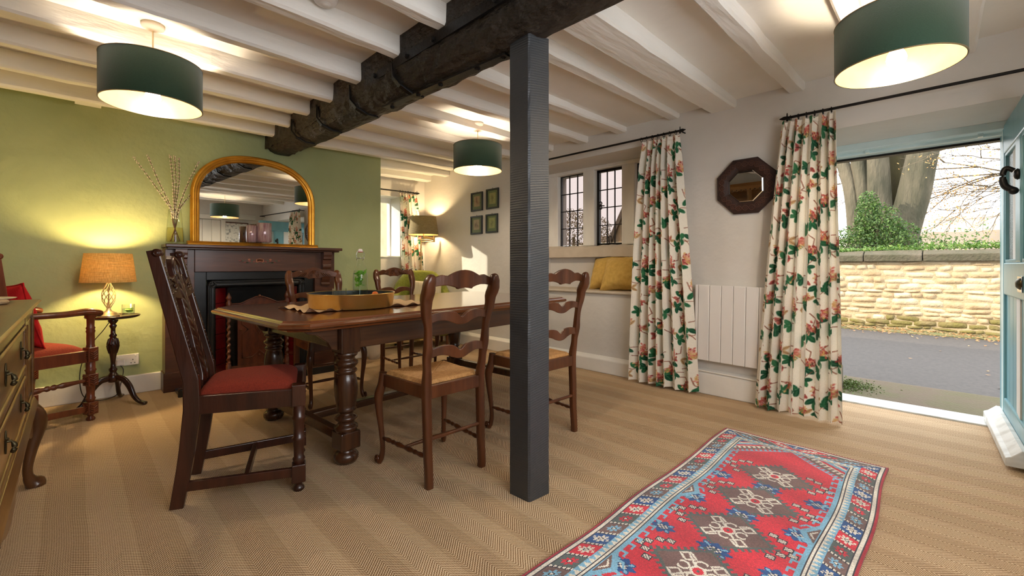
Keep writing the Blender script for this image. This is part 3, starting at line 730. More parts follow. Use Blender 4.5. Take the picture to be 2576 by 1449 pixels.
ivy = thing('ivy', 'trailing ivy growing along the top of the stone wall', 'ivy', (9.6, 0, 1.2))
def ivs(q):
    y = q.uniform(-1.3, 2.0); t = smoothstep(1.6, -.6, y)
    return (q.uniform(-.05, .3), y, .045 + abs(q.gauss(0, .032)) * (0.45 + t) + (.02 if q.random() < t else 0) - (.05 if q.random() < .15 * t else 0))
foliage('leaves', leaves(2300, ivs, .026, 2), m_ivy, ivy)
G().tube([(.1, -1.3, .02), (.12, -.4, .03), (.1, .6, .02), (.12, 1.9, .02)], .008, 6).build('stem', m_branch, ivy)
lf = leaves(2200, lambda q: (9.44 - abs(q.gauss(0, .28)), q.uniform(-1.6, 2.6), -.04 + q.uniform(0, .02)), .024, 3, .8)
tag(lf.build('fallen_leaves', m_fallen), 'drift of fallen beech leaves along the foot of the stone wall', 'leaves', None, 'stuff')
lf = leaves(14, lambda q: (q.uniform(4.7, 8.8), q.uniform(-.6, 1.4), -.035), .022, 8, .9)
tag(lf.build('scattered_leaves', m_fallen), 'few pale leaves scattered over the asphalt lane', 'leaves', None, 'stuff')

tree = thing('beech_tree', 'old many-stemmed beech trunk behind the stone wall', 'tree', (12, .9, -.03))
def stem(pts, rad, m): 
    s_ = spline([(x - 12, y - .9, z) for x, y, z in pts], 6); n_ = len(s_)
    g = G(); rings = []
    rr_ = random.Random(int(rad * 1000)); ph = rr_.uniform(0, 6)
    for i, p_ in enumerate(s_):
        rr2 = rad * (1.15 - .3 * i / n_)
        rings.append([(p_[0] + rr2 * (1 + .10 * math.sin(3 * a + ph) + .05 * math.sin(7 * a + i * .2)) * math.cos(a), p_[1] + rr2 * (1 + .10 * math.sin(3 * a + ph) + .05 * math.sin(7 * a + i * .2)) * math.sin(a), p_[2]) for a in [2 * PI * k / 20 for k in range(20)]])
    g.loft(rings, True).build('trunk', m, tree)
stem([(12, 1.40, 0), (12, 1.43, 1.6), (12, 1.50, 2.6), (12, 1.66, 3.3), (12, 2.1, 4.6)], .13, m_bark)
stem([(12, 1.22, 0), (12, 1.25, 1.6), (11.95, 1.31, 2.8), (11.9, 1.36, 3.5), (11.9, 1.4, 5.5)], .17, m_bark)
stem([(11.9, 1.0, 0), (11.9, 1.02, 1.6), (11.85, 1.05, 2.8), (11.8, 1.07, 3.6), (11.8, 1.1, 5.5)], .19, m_bark)
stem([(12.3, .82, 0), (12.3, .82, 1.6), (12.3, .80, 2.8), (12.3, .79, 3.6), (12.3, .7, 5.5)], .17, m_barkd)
stem([(11.9, .72, 0), (11.9, .70, 1.4), (11.85, .50, 2.4), (11.8, .34, 3.3), (11.8, -.1, 5.6)], .25, m_bark)
bush = thing('holly_bush', 'bushy green holly growing round the beech trunk', 'bush', (11.2, 1.0, 0))
def bs(q):
    c, r = q.choice([((0, .1, 1.35), (.35, .75, .55)), ((0, .0, 1.75), (.3, .4, .5)), ((0, -.25, 1.4), (.3, .45, .5)), ((-.1, .45, 1.3), (.3, .4, .45)), ((.05, .15, 2.0), (.25, .22, .5))])
    return in_ellipsoid(c, r)(q)
foliage('leaves', leaves(7500, bs, .029, 5), m_holly, bush)
G().tube([(0, 0, 0), (0, .05, 1.0), (0, 0, 1.9)], .03, 8).tube([(0, 0, .2), (.1, .4, 1.3)], .02, 8).build('stem', m_branch, bush)
lo = thing('low_holly', 'sparse low holly sprays on the bank right of the trunk', 'bush', (11.0, -.05, 0))
foliage('leaves', leaves(420, lambda q: (q.uniform(-.2, .2), q.uniform(-.45, .4), 1.30 + abs(q.gauss(0, .16))), .026, 6), m_holly, lo)
G().tube([(0, 0, 0), (0, .1, 1.4)], .02, 6).build('stem', m_branch, lo)

at = thing('autumn_tree', 'beech branches with sparse golden autumn leaves at the right of the doorway', 'tree', (13.5, -3.0, 0))
rt = random.Random(17); tips = []
G().tube([(0, 0, 0), (.05, .1, 2.0), (.1, 0, 4.5)], [.22, .18, .12], 12).build('trunk', m_bark, at)
def twig(g, p, d, ln, r, lev):
    pts = [p]; q = Vector(p); dd = Vector(d).normalized()
    for i in range(6):
        dd = (dd + Vector((rt.gauss(0, .12), rt.gauss(0, .14), rt.gauss(0, .10)))).normalized()
        q = q + dd * ln / 6; pts.append(tuple(q))
        if lev < 3 and i >= 1:
            for _ in range(1 if lev == 0 else rt.choice((1, 1, 2))):
                nd = (dd + Vector((rt.gauss(0, .35), rt.gauss(.25, .5), rt.gauss(.05, .40)))).normalized()
                twig(g, tuple(q), nd, ln * rt.uniform(.4, .6), r * .5, lev + 1)
        if lev >= 2: tips.append(tuple(q))
    g.tube(pts, [r * (1 - .12 * k) for k in range(7)], 5)
for p_, d_, l_, r_ in (((.05, .05, 1.5), (-.3, .9, .55), 3.0, .034), ((.05, .1, 2.1), (-.2, .95, .25), 3.2, .036), ((.05, .05, 2.7), (-.2, .95, .22), 3.4, .034), ((.05, .05, 3.2), (-.2, .95, .15), 3.2, .03), ((.05, .05, 3.7), (-.2, .95, -.02), 3.2, .028)):
    g = G(); twig(g, p_, d_, l_, r_, 0); g.build('branch', m_branch, at)
def tip(q):
    t_ = q.choice(tips); return (t_[0] + q.gauss(0, .10), t_[1] + q.gauss(0, .12), t_[2] + q.gauss(0, .10))
foliage('leaves', leaves(7500, tip, .021, 9), m_autumn, at)
ld = thing('bare_sapling', 'thin bare sapling left of the beech trunk', 'tree', (12.6, 2.35, 0))
g = G().tube([(0, 0, 0), (.0, .05, 1.5), (.02, -.12, 2.4), (0, -.25, 3.1), (0, -.2, 4)], [.03, .025, .02, .014, .008], 6)
g.tube([(.02, -.12, 2.4), (0, -.4, 2.75), (0, -.45, 3.0)], .008, 5).tube([(0, .02, 1.9), (0, -.3, 2.1), (0, -.42, 2.35)], .007, 5).build('stem', m_branch, ld)

rings = []; rh = random.Random(2)
for i in range(81):
    y = -55 + 180 * i / 80
    zt = 5.2 + 1.2 * math.sin(i * .35) + rh.uniform(-.4, .4)
    rings.append([(62, y, -1), (62, y, zt * .7), (66, y, zt), (76, y, zt * .9), (80, y, -1)])
struct('hill', G().loft(rings, False), m_hill, 'distant bare wooded hillside')

# across the lane from the mullioned window
nh = thing('neighbour_house', 'stone cottage gable across the lane seen through the leaded window', 'house', (14, 7.0, 0))
G().prism([(-2.2, -.1), (1.95, -.1), (1.95, 1.5), (0, 5.4), (-2.2, 1.0)], 0, 7, SWAP).build('gable_wall', m_housewall, nh, fix=True)
for sy in (1, -1):
    G().tube([(-.08, sy * -.05, 5.55), (-.08, sy * 2.15, 1.25)], (.07, .05), 4).build('verge', m_slate, nh)
    G().add([(-.1, 0, 5.58), (7.1, 0, 5.58), (7.1, sy * 2.25, 1.1), (-.1, sy * 2.25, 1.1), (-.1, 0, 5.5), (7.1, 0, 5.5), (7.1, sy * 2.25, 1.02), (-.1, sy * 2.25, 1.02)],
            [(0, 1, 2, 3), (7, 6, 5, 4), (0, 3, 7, 4), (1, 5, 6, 2), (2, 6, 7, 3), (0, 4, 5, 1)]).build('roof', m_slate, nh)
for k, (x, y, z_, r_, lab) in enumerate([(20, 15.0, 2.6, 2.2, 'bare brown tree in the nearest middle of the leaded window view'), (23, 21.0, 3.2, 2.6, 'bare brown tree behind the left light of the leaded window'), (26, 12.0, 3.4, 2.4, 'greyish bare tree beside the neighbour gable'), (24, 27.5, 3.2, 2.8, 'bare tree at the far left of the leaded window view'), (17, 18.6, 1.5, 1.6, 'dark hedge bush low in the left light of the leaded window')]):
    t_ = thing('bare_tree' if k < 4 else 'hedge_bush', lab, 'tree' if k < 4 else 'bush', (x, y, 0))
    foliage('crown', leaves(7000, in_ellipsoid((0, 0, z_), (r_, r_, z_ * .62)), .055, 40 + k), m_twig if k < 4 else m_holly, t_)
    G().tube([(0, 0, 0), (.05, .1, z_)], [.16, .08], 8).build('trunk', m_branch, t_)

struct('lane_shading_wing', G().box(3.7, 4.2, 5.62, 13, -.2, 2.75), m_housewall, 'unseen rubble stone wing added to shade the lane')  # out of view; added and sized so its shadow covers the lane
struct('cottage_parapet', G().box(-.9, 4.2, -1.05, 5.62, 2.59, 2.75), m_slate, 'cottage roof slab over the room')

# ------------------------------------------------------------------ refectory table
table = thing('dining_table', 'long polished dark oak dining table on baluster legs', 'table', (1.72, 2.69, 0), math.radians(3.7))
TL, TW, TH_ = 1.115, 0.60, 0.745
def canted(hx, hy, c): return [(-hx + c, -hy), (hx - c, -hy), (hx, -hy + c), (hx, hy - c), (hx - c, hy), (-hx + c, hy), (-hx, hy - c), (-hx, -hy + c)]
g = G(); prof = [(-.055, .690), (-.050, .700), (-.02, .704), (-.004, .712), (0, .722), (-.004, .731), (-.014, .734), (-.018, .738), (-.026, .7385), (-.030, .745)]
rings = []
for off, z in prof: rings.append([(x, y, z) for x, y in canted(TL + off, TW + off, .10 + off * .4)])
g.loft(rings, False)
g.build('tabletop', m_top, table)
g = G()
for sy in (-1, 1): g.box(-.80, .80, sy * .485 - .014, sy * .485 + .014, .575, .692)
for sx_ in (-1, 1): g.box(sx_ * .80 - .014, sx_ * .80 + .014, -.47, .47, .575, .692)
g.build('apron', m_oak, table, bevel=.004)
LEGP = [(.030, .0), (.050, .004), (.060, .022), (.060, .040), (.048, .056), (.036, .064), (.040, .072), (.050, .076)]
LEGP2 = [(.050, .160), (.052, .166), (.058, .176), (.056, .186), (.045, .192), (.038, .205), (.050, .218), (.056, .226), (.050, .236), (.036, .246), (.035, .255), (.047, .264), (.051, .270), (.044, .278),
         (.049, .30), (.055, .34), (.057, .38), (.053, .42), (.046, .445), (.042, .452), (.050, .458), (.055, .466), (.050, .474), (.042, .480), (.050, .490), (.058, .500), (.058, .512), (.046, .520), (.041, .532), (.054, .543), (.058, .552), (.050, .562)]
g = G().lathe(LEGP, 28).lathe(LEGP2, 28)
leg_me = g.mesh('leg', m_oakv)
blk_me = G().box(-.052, .052, -.052, .052, .074, .162).mesh('leg_block', m_oakv)
blk2_me = G().box(-.052, .052, -.052, .052, .558, .69).mesh('leg_block', m_oakv)
for sx_ in (-1, 1):
    for sy in (-1, 1):
        l = piece(leg_me, 'leg', table, (sx_ * .775, sy * .47, 0))
        for me_ in (blk_me, blk2_me):
            o = piece(me_, 'leg_block', l); bv = o.modifiers.new('bevel', 'BEVEL'); bv.width = .006; bv.segments = 2
for sx_ in (-1, 1): G().box(sx_ * .775 - .022, sx_ * .775 + .022, -.42, .42, .095, .150).build('stretcher', m_oak, table, bevel=.008)
G().box(-.755, .755, -.03, .03, .098, .142).build('stretcher', m_oak, table, bevel=.008)
for sx_ in (-1, 1):
    for sy in (-1, 1):
        G().prism([(0, .69), (.17, .69), (.15, .672), (.10, .660), (.05, .62), (.03, .585), (0, .575)], -.016, .016,
                  Matrix.Translation((sx_ * .827, sy * .47, 0)) @ Matrix.Scale(sx_, 4, (1, 0, 0))).build('bracket', m_oak, table, bevel=.004, fix=True)

# ------------------------------------------------------------------ rush-seated ladder-back chairs
lb = thing('ladderback_chair', 'rush-seated ladder-back chair at the near side of the table, left of the black post', 'chair', (1.279, 1.842, 0), math.radians(-0.5), 'rush-seated ladder-back dining chairs')
def post_xy(z, s):
    x = sinterp(z, [(0, .155), (.44, .157), (.60, .165), (.70, .168), (.82, .187), (.90, .190), (.98, .180)]) * s
    y = sinterp(z, [(0, -.195), (.2, -.185), (.44, -.178), (.55, -.190), (.65, -.205), (.75, -.212), (.84, -.222), (.90, -.246), (.97, -.262)])
    return x, y
zs = [.960 * k / 58 for k in range(57)] + [.950, .956, .959, .960]
for s in (-1, 1):
    pts = [(*post_xy(z, s), z) for z in zs]
    cap = lambda z: math.sqrt(max(0.0, 1 - max(0, (z - .933) / .0271) ** 2)) if z > .933 else 1.0
    rad = [((sinterp(z, [(0, .017), (.44, .019), (.55, .015), (.62, .018), (.72, .015), (.80, .020), (.88, .024), (.93, .022), (.972, .018)])) * cap(z), (sinterp(z, [(0, .017), (.40, .019), (.47, .020), (.54, .0165), (.6, .019), (.70, .0155), (.80, .0205), (.87, .026), (.93, .024), (.972, .020)])) * cap(z) + .0006) for z in zs]
    G().tube(pts, rad, 16, up=(0, 1, 0), sq=.5).build('rear_post', m_chair, lb)
    cab = spline([(.183 * s, .165, .462), (.190 * s, .172, .40), (.201 * s, .184, .34), (.198 * s, .181, .26), (.190 * s, .173, .16), (.186 * s, .170, .08), (.190 * s, .176, .035), (.197 * s, .184, .008)], 4)
    rad = [interp(p_[2], [(.0, .012), (.03, .015), (.06, .013), (.12, .013), (.2, .015), (.30, .020), (.36, .024), (.41, .021), (.46, .022)]) for p_ in cab]
    l = G().tube(cab, rad, 8, up=(0, 1, 0)).build('front_leg', m_chair, lb)
    G().torus((.204 * s, .194, .026), .013, .008, 14, 6, 'x').ball((.204 * s, .194, .026), (.012, .008, .008), 8, 6).build('scroll_foot', m_chair, l)
def crest_top(x):
    a = abs(x) / .176
    return interp(a, [(0, .979), (.12, .977), (.25, .972), (.38, .963), (.50, .953), (.54, .951), (.58, .954), (.66, .957), (.74, .955), (.86, .947), (1, .940)])
def crest_bot(x):
    a = abs(x) / .176
    return interp(a, [(0, .896), (.10, .894), (.20, .892), (.24, .889), (.27, .897), (.40, .904), (.55, .909), (.75, .908), (1, .903)])
def slat(ztop, zbot, hw):
    def tp(x): a = abs(x) / hw; return ztop - .016 * math.exp(-(a / .14) ** 2) + .014 * math.sin(min(1, a * 1.0) * PI) - .014
    def bt(x): a = abs(x) / hw; return zbot - (.014 * (1 - (a / .32) ** 2) if a < .32 else 0) + (.012 * math.sin((a - .32) / .68 * PI) if a >= .32 else 0)
    return tp, bt
NX = 44
def slat_obj(name, tp, bt, hw, yb, th=.016):
    xs = [-hw + 2 * hw * k / NX for k in range(NX + 1)]
    return G().strip([(x, tp(x)) for x in xs], [(x, bt(x)) for x in xs], lambda x: yb - .018 * (1 - (x / hw) ** 2), th).build(name, m_chair, lb, bevel=.003)
crest = slat_obj('crest_rail', crest_top, crest_bot, .176, -.236)
tp, bt = slat(.79, .738, .166); slat_obj('back_slat', tp, bt, .166, -.212)
tp, bt = slat(.635, .58, .160); slat_obj('back_slat', tp, bt, .160, -.200)
g = G()
for k in range(-6, 7):
    a = k / 6 * 1.25; r0, r1 = .012, .040 - .008 * abs(k / 6)
    g.tube([(r0 * math.sin(a), -.2455, .922 + r0 * math.cos(a)), (r1 * 1.15 * math.sin(a), -.243, .922 + r1 * math.cos(a))], [.0025, .0042], 6)
for s in (-1, 1):
    g.torus((s * .028, -.242, .918), .011, .0035, 14, 6, 'y')
    for k in range(4): g.tube(spline([(s * (.052 + .016 * k), -.236, .945 - .005 * k), (s * (.062 + .016 * k), -.233, .928), (s * (.078 + .016 * k), -.233, .916)], 4), .004, 6)
g.build('shell_carving', m_chair, crest)
# seat: four rails and a rush seat woven to the diagonals
def seat_x(y): return .158 + (.188 - .158) * (y + .178) / .35
g = G()
g.tube([(-.172, .165, .425), (0, .176, .425), (.172, .165, .425)], (.032, .014), 4, up=(0, 0, 1))
g.tube([(-.145, -.18, .425), (.145, -.18, .425)], (.030, .012), 4)
for s in (-1, 1): g.tube([(s * .157, -.17, .425), (s * .180, .155, .425)], (.030, .013), 4)
g.build('seat_rails', m_chair, lb, bevel=.004)
NU, NV = 180, 170
def rush(u, v):
    y = -.172 + .335 * v; hx = seat_x(y) - .004; x = (2 * u - 1) * hx
    a, b_ = abs(2 * u - 1), abs(2 * v - 1)
    edge = max(a, b_)
    drop = .016 * smoothstep(.90, 1.0, edge)
    if a > b_: ph = v * 34
    else: ph = u * 36
    rid = .0036 * abs(math.sin(PI * ph))
    crease = -.004 * math.exp(-((a - b_) / .03) ** 2)
    return (x, y, .470 - drop + rid + crease - .008 * (1 - edge))
G().grid(rush, NU, NV).build('rush_seat', m_rush, lb)
TURN = [(0, .007), (.06, .008), (.14, .012), (.22, .008), (.26, .012), (.30, .008), (.38, .013), (.5, .008), (.62, .013), (.70, .008), (.74, .012), (.78, .008), (.86, .012), (.94, .008), (1, .007)]
def turned(a, b_, prof=TURN, k=1.0, n=10):
    a, b_ = Vector(a), Vector(b_); pts, rad = [], []
    for i in range(41):
        t = i / 40; pts.append(tuple(a + (b_ - a) * t)); rad.append(interp(t, prof) * k)
    return G().tube(pts, rad, n)
for s in (-1, 1): turned((s * .187, .168, .135), (s * .156, -.186, .135)).build('turned_stretcher', m_chair, lb)
turned((-.172, -.01, .135), (.172, -.01, .135), [(0, .007), (.3, .009), (.5, .012), (.7, .009), (1, .007)]).build('cross_stretcher', m_chair, lb)
G().tube([(-.155, -.187, .215), (.155, -.187, .215)], .009, 10).build('rear_stretcher', m_chair, lb)
GRP = 'rush-seated ladder-back dining chairs'
dup(lb, (1.982, 1.80, 0), math.radians(-2), 'ladder-back rush-seated chair partly hidden behind the black post', GRP)
dup(lb, (1.345, 3.31, 0), math.radians(181), 'shell-carved rush-seated chair on the far side of the table before the fireplace', GRP)
dup(lb, (2.20, 3.575, 0), math.radians(180), 'shell-carved rush-seated chair on the far side of the table beside the green armchair', GRP)

# ------------------------------------------------------------------ tall carved oak chair and matching carver
def carved_chair(root, m, arms):
    sgn = (-1, 1); HW, HF = (.165, .215) if not arms else (.215, .275)
    def side(z): return interp(z, [(0, -.247), (.2, -.215), (.40, -.195), (.52, -.198), (1.06, -.325)] if not arms else [(0, -.215), (.2, -.17), (.40, -.15), (.52, -.155), (1.06, -.215)])
    zz = [0, .08, .16, .24, .32, .40, .46, .52, .60, .70, .80, .90, .98, 1.06]
    for s in sgn:
        pts = [(s * HW, side(z), z) for z in zz]
        rad = [(interp(z, [(0, .024), (.40, .030), (.60, .027), (1.05, .021)]), .018) for z in zz]
        o = G().tube(pts, rad, 4, up=(0, 1, 0)).build('rear_post', m, root, bevel=.004)
        G().lathe([(.0, -.0185), (.017, -.0185), (.017, .0185), (.0, .0185)], 20, (0, 0, 0), Matrix.Translation((s * HW, side(1.06) + .014, 1.049)) @ Matrix.Rotation(PI / 2, 4, 'Y'), True, False).torus((s * HW + s * .018, side(1.06) + .014, 1.049), .009, .0025, 16, 6, 'x').torus((s * HW - s * .018, side(1.06) + .014, 1.049), .009, .0025, 16, 6, 'x').build('scroll_top', m, o)
        # chip carved bead down the front edge
        gg = G()
        for k in range(26):
            z = .54 + .018 * k; gg.ball((s * HW, side(z) + interp(z, [(.4, .030), (.6, .027), (1.05, .021)]), z), (.010, .003, .0075), 6, 4)
        gg.build('edge_carving', m, o)
    # carved splat
    def lean(z): return side(z) + .012
    outl = [(.47, .072), (.50, .075), (.56, .060), (.64, .066), (.70, .055), (.78, .060), (.82, .052), (.865, .055), (.87, HW), (.93, HW - .005), (.945, .085), (.955, .062), (.99, .058), (1.02, .046), (1.04, .022)]
    L_, R_ = [], []
    nz_ = 40; vs, fs = [], []
    for i in range(nz_ + 1):
        z = .47 + (1.04 - .47) * i / nz_
        if z < .865: w_ = interp(z, outl[:8])
        elif z < .94: w_ = HW * .98
        else: w_ = interp(z, outl[10:])
        for x in (-w_, w_):
            for d in (-.011, .011): vs.append((x, lean(z) + d, z))
    for i in range(nz_):
        a, b_ = 4 * i, 4 * i + 4
        for k, l_ in ((0, 1), (1, 3), (3, 2), (2, 0)): fs.append((a + k, a + l_, b_ + l_, b_ + k))
    fs += [(0, 2, 3, 1), (4 * nz_, 4 * nz_ + 1, 4 * nz_ + 3, 4 * nz_ + 2)]
    sp = G().add(vs, fs).build('back_splat', m, root, bevel=.003, fix=True)
    gg = G()
    gg.tube([(0, lean(z) + .013, z) for z in (.49, .6, .75, .9, 1.0)], [.003, .004, .004, .004, .003], 6)
    for k in range(11):
        z0 = .49 + .042 * k; wv = .052 - .001 * k
        for s in sgn:
            gg.tube(spline([(s * .004, lean(z0) + .012, z0), (s * wv * .5, lean(z0 + .045) + .013, z0 + .045), (s * wv * 1.05, lean(z0 + .075) + .010, z0 + .075)], 4), [(a_ * .34, a_) for a_ in (.004, .008, .012, .015, .016, .014, .011, .007, .002)], 8, up=(0, 1, 0))
    for s in sgn:
        for k in range(3): gg.ball((s * (HW - .045 - .02 * (k % 2)), lean(.90) + .012, .885 + .014 * k), (.014, .005, .010), 8, 6)
        gg.tube(spline([(s * .055, lean(.95) + .012, .95), (s * .07, lean(.92) + .012, .915), (s * .12, lean(.93) + .012, .935), (s * (HW - .02), lean(.94) + .012, .94)], 5), .005, 6)
    gg.tube(spline([(-.05, lean(.96) + .012, .96), (-.045, lean(1.0) + .012, 1.0), (0, lean(1.03) + .012, 1.03), (.045, lean(1.0) + .012, 1.0), (.05, lean(.96) + .012, .96)], 6), .006, 6)
    gg.build('leaf_carving', m, sp)
    # rails, drop-in seat
    g_ = G()
    g_.tube([(-HW + .01, -.2, .415), (HW - .01, -.2, .415)], (.038, .014), 4)
    g_.tube([(-HF + .02, .205, .42), (HF - .02, .205, .42)], (.036, .015), 4)
    for s in sgn: g_.tube([(s * HW, -.185, .415), (s * HF, .19, .415)], (.038, .015), 4)
    g_.build('seat_rails', m, root, bevel=.004)
    def pad(u, v):
        y = -.185 + .385 * v; hx = (HW + (HF - HW) * v) - .012; x = (2 * u - 1) * hx
        e = (1 - abs(2 * u - 1) ** 5) * (1 - abs(2 * v - 1) ** 5)
        return (x, y, .442 + .062 * max(0, e) ** .55)
    G().grid(pad, 30, 26).build('seat_pad', m_velvet, root)
    for s in sgn:
        x = s * HF; y = .205
        fl = G()
        fl.lathe([(.020, 0), (.024, .006), (.022, .016), (.014, .026), (.017, .034), (.024, .042)], 16, (x, y, 0))
        fl.lathe([(.019, .118), (.022, .13), (.026, .142), (.020, .150), (.021, .19), (.024, .222), (.029, .232), (.022, .240), (.021, .28), (.025, .315), (.030, .325), (.024, .333), (.024, .385)], 16, (x, y, 0))
        if arms: fl.lathe([(.024, .47), (.020, .49), (.021, .53), (.020, .56), (.024, .575), (.020, .585), (.024, .595), (.019, .605), (.020, .655), (.030, .664), (.030, .684)], 16, (x, y, 0))
        l = fl.build('front_leg', m, root)
        for zb0, zb1 in [(.04, .12), (.378, .472)] + ([(.225, .30)] if arms else []):
            G().box(x - .028, x + .028, y - .028, y + .028, zb0, zb1).build('leg_block', m, l, bevel=.004)
        if arms:
            lc = G()
            for zc in (.08, .262, .425):
                for k in range(4):
                    for d in (-1, 1):
                        lc.tube([(x + s * 0 + d * .001, y - .029, zc - .03 + .014 * k), (x + d * .02, y - .029, zc - .016 + .014 * k)], .004, 6)
                        lc.tube([(x + .029, y, zc - .03 + .014 * k), (x + .029, y + d * .02, zc - .016 + .014 * k)], .004, 6)
            lc.build('leaf_carving', m, l)
            ap = spline([(s * HW, side(.66) + .02, .690), (s * (HW + .03), -.07, .696), (s * (HF + .01), .06, .696), (s * (HF + .004), .18, .700), (s * HF, .262, .682)], 6)
            rr_ = [(interp(i / (len(ap) - 1), [(0, .017), (.6, .020), (.85, .026), (.96, .022), (1, .010)]), interp(i / (len(ap) - 1), [(0, .020), (.5, .026), (.85, .038), (.96, .034), (1, .016)])) for i in range(len(ap))]
            G().tube(ap, rr_, 12).build('arm', m, root)
            turned((x, y, .262), (s * HW, side(.2), .245), [(0, .010), (.2, .013), (.36, .018), (.42, .010), (.46, .020), (.5, .011), (.54, .020), (.58, .010), (.64, .018), (.85, .012), (1, .009)]).build('turned_stretcher', m, root)
        G().tube([(x, y, .082), (s * HW, side(.1) + .01, .082)] if not arms else [(x, y, .075), (s * HW, side(.1) + .01, .09)], (.020, .010), 4).build('side_stretcher', m, root, bevel=.003)
    G().tube([(-(HW + HF) / 2, .0, .082), ((HW + HF) / 2, .0, .082)], (.018, .010), 4).build('cross_stretcher', m, root, bevel=.003)

cc = thing('carved_dining_chair', 'tall dark carved oak chair with rust red seat at the table end', 'chair', (.587, 2.322, 0), math.radians(-20 - 90))
carved_chair(cc, m_carved, False)
ca = thing('carver_armchair', 'carved oak carver armchair with rust red seat between sideboard and lamp table', 'armchair', (-.245, 4.05, 0), math.radians(31 - 90))
carved_chair(ca, m_carver, True)

def cushion(name, label, cat, m, loc, rot, sx_, sz, th, mpipe=None, group=None, seed=1, sag=0.0):
    t_ = thing(name, label, cat, loc, rot, group)
    r_ = random.Random(seed); p1, p2 = r_.uniform(0, 6), r_.uniform(0, 6)
    def half(sgn_):
        def f(u, v):
            a, b_ = 2 * u - 1, 2 * v - 1
            pin = 1 - .12 * (1 - abs(a) ** 2) * abs(b_) ** 3; pin2 = 1 - .12 * (1 - abs(b_) ** 2) * abs(a) ** 3
            x = a * sx_ / 2 * pin2; z = (b_ * sz / 2) * pin + sz / 2
            e = max(0, (1 - abs(a) ** 2.2) * (1 - abs(b_) ** 2.2))
            wr = .007 * math.sin(a * 5 + b_ * 3 + p1) * math.sin(b_ * 7 + p2) * e + .004 * math.sin(13 * math.atan2(b_, a) + p1) * min(1, e * 3) * max(abs(a), abs(b_)) ** 3
            return (x, sgn_ * (th / 2) * e ** .5 + wr, z - sag * (1 - abs(a)) * max(0, b_) ** 2)
        return f
    G().grid(half(-1), 22, 22).grid(half(1), 22, 22).build('cushion_cover', m, t_, fix=True)
    pts = []
    f0 = half(1)
    for k in range(80):
        q_ = k / 20; e_ = int(q_); fr_ = q_ - e_
        u, v = ((fr_, 0), (1, fr_), (1 - fr_, 1), (0, 1 - fr_))[e_]
        pts.append(f0(u, v))
    G().tube(pts, .0045, 6, up=(0, 1, 0), closed=True).build('piping', mpipe or m, t_)
    return t_
cushion('red_cushion', 'bright red cushion leaning in the carver armchair', 'cushion', m_redcush, (-.225, 4.06, .487), (math.radians(14), 0, math.radians(31 - 90)), .38, .42, .13, seed=3)

# ------------------------------------------------------------------ sideboard with plate rack
sbd = thing('sideboard', 'golden oak dresser base with brass drop handles and plate rack above', 'sideboard', (-.135, 1.9, 0))
Y0, Y1, FX, BX = -.95, 1.05, 0, -.50
SWP = SWAP
g = G(); prof = [(BX, .815), (FX + .008, .815), (FX + .016, .822), (FX + .018, .830), (FX + .026, .834), (FX + .026, .838), (FX + .020, .843), (BX, .843)]
g.prism(prof, Y0 - .02, Y1 + .028).build('top', m_side, sbd, bevel=.002)
G().box(BX, FX - .012, Y0, Y1 - .002, .40, .812).build('carcass', m_side, sbd, bevel=.003)
g = G(); g.box(-.014, 0, Y0, Y1, .775, .812); g.box(-.014, 0, Y0, Y1, .585, .605); g.box(-.014, 0, Y0, Y1, .395, .42)
ycuts = [Y0, Y0 + .05, -.36, -.30, .60, .66, Y1 - .03, Y1]
for a_, b_ in ((0, 1), (2, 3), (4, 5), (6, 7)): g.box(-.014, .002, ycuts[a_], ycuts[b_], .40, .80)
g.build('face_frame', m_side, sbd, bevel=.003)
hp = G().tube([(0, 0, -.038), (0, 0, -.02), (0, 0, 0), (0, 0, .02), (0, 0, .042)], [(.004, .002), (.013, .003), (.008, .003), (.014, .003), (.003, .002)], 8, up=(0, 1, 0))
hp.tube([(0, -.012, .012), (.004, 0, .012), (0, .012, .012)], .005, 6)
hp.v = [(x * .8, y * .8, z * .8) for x, y, z in hp.v]
hp_me = hp.mesh('handle_plate', m_brassd)
hd = G().lathe([(.006, 0), (.006, .018), (.003, .02)], 10, mat=Matrix.Translation((0, 0, .008)) @ Matrix.Rotation(PI / 2, 4, 'Y'))
hd.tube(spline([(.016, 0, .008), (.024, 0, -.006), (.026, 0, -.028), (.018, 0, -.046)], 4), [.004, .005, .006, .008, .009, .010, .010, .009, .010, .010, .010, .009, .006], 8)
hd.v = [(x * .62, y * .62, z * .62) for x, y, z in hd.v]
hd_me = hd.mesh('drop_handle', m_brassd)
for z0, z1 in ((.605, .775), (.42, .585)):
    for ya, yb in ((Y0 + .05, -.36), (-.30, .60)):
        d_ = G().box(-.012, -.002, ya + .006, yb - .006, z0 + .006, z1 - .006).build('drawer', m_side, sbd, bevel=.004)
        mo = G()
        for p_, q_ in (((ya + .012, z0 + .012), (yb - .012, z0 + .012)), ((ya + .012, z1 - .012), (yb - .012, z1 - .012)), ((ya + .012, z0 + .012), (ya + .012, z1 - .012)), ((yb - .012, z0 + .012), (yb - .012, z1 - .012))):
            mo.tube([(-.001, *p_), (-.001, *q_)], (.006, .006), 8)
        mo.build('drawer_moulding', m_side, d_)
        for fy in (.28, .82) if yb > 0 else (.25, .75):
            yy = ya + (yb - ya) * fy
            piece(hp_me, 'handle_plate', d_, (0.0, yy, (z0 + z1) / 2 + .004)); piece(hd_me, 'drop_handle', d_, (0.0, yy, (z0 + z1) / 2 + .002))
pn = G().box(-.010, -.004, .67, Y1 - .04, .43, .765).build('corner_panel', m_side, sbd, bevel=.003)
mo = G()
for y_ in (.668, Y1 - .036): mo.tube([(0, y_, .43), (0, y_, .765)], .006, 8)
mo.build('panel_moulding', m_side, pn)
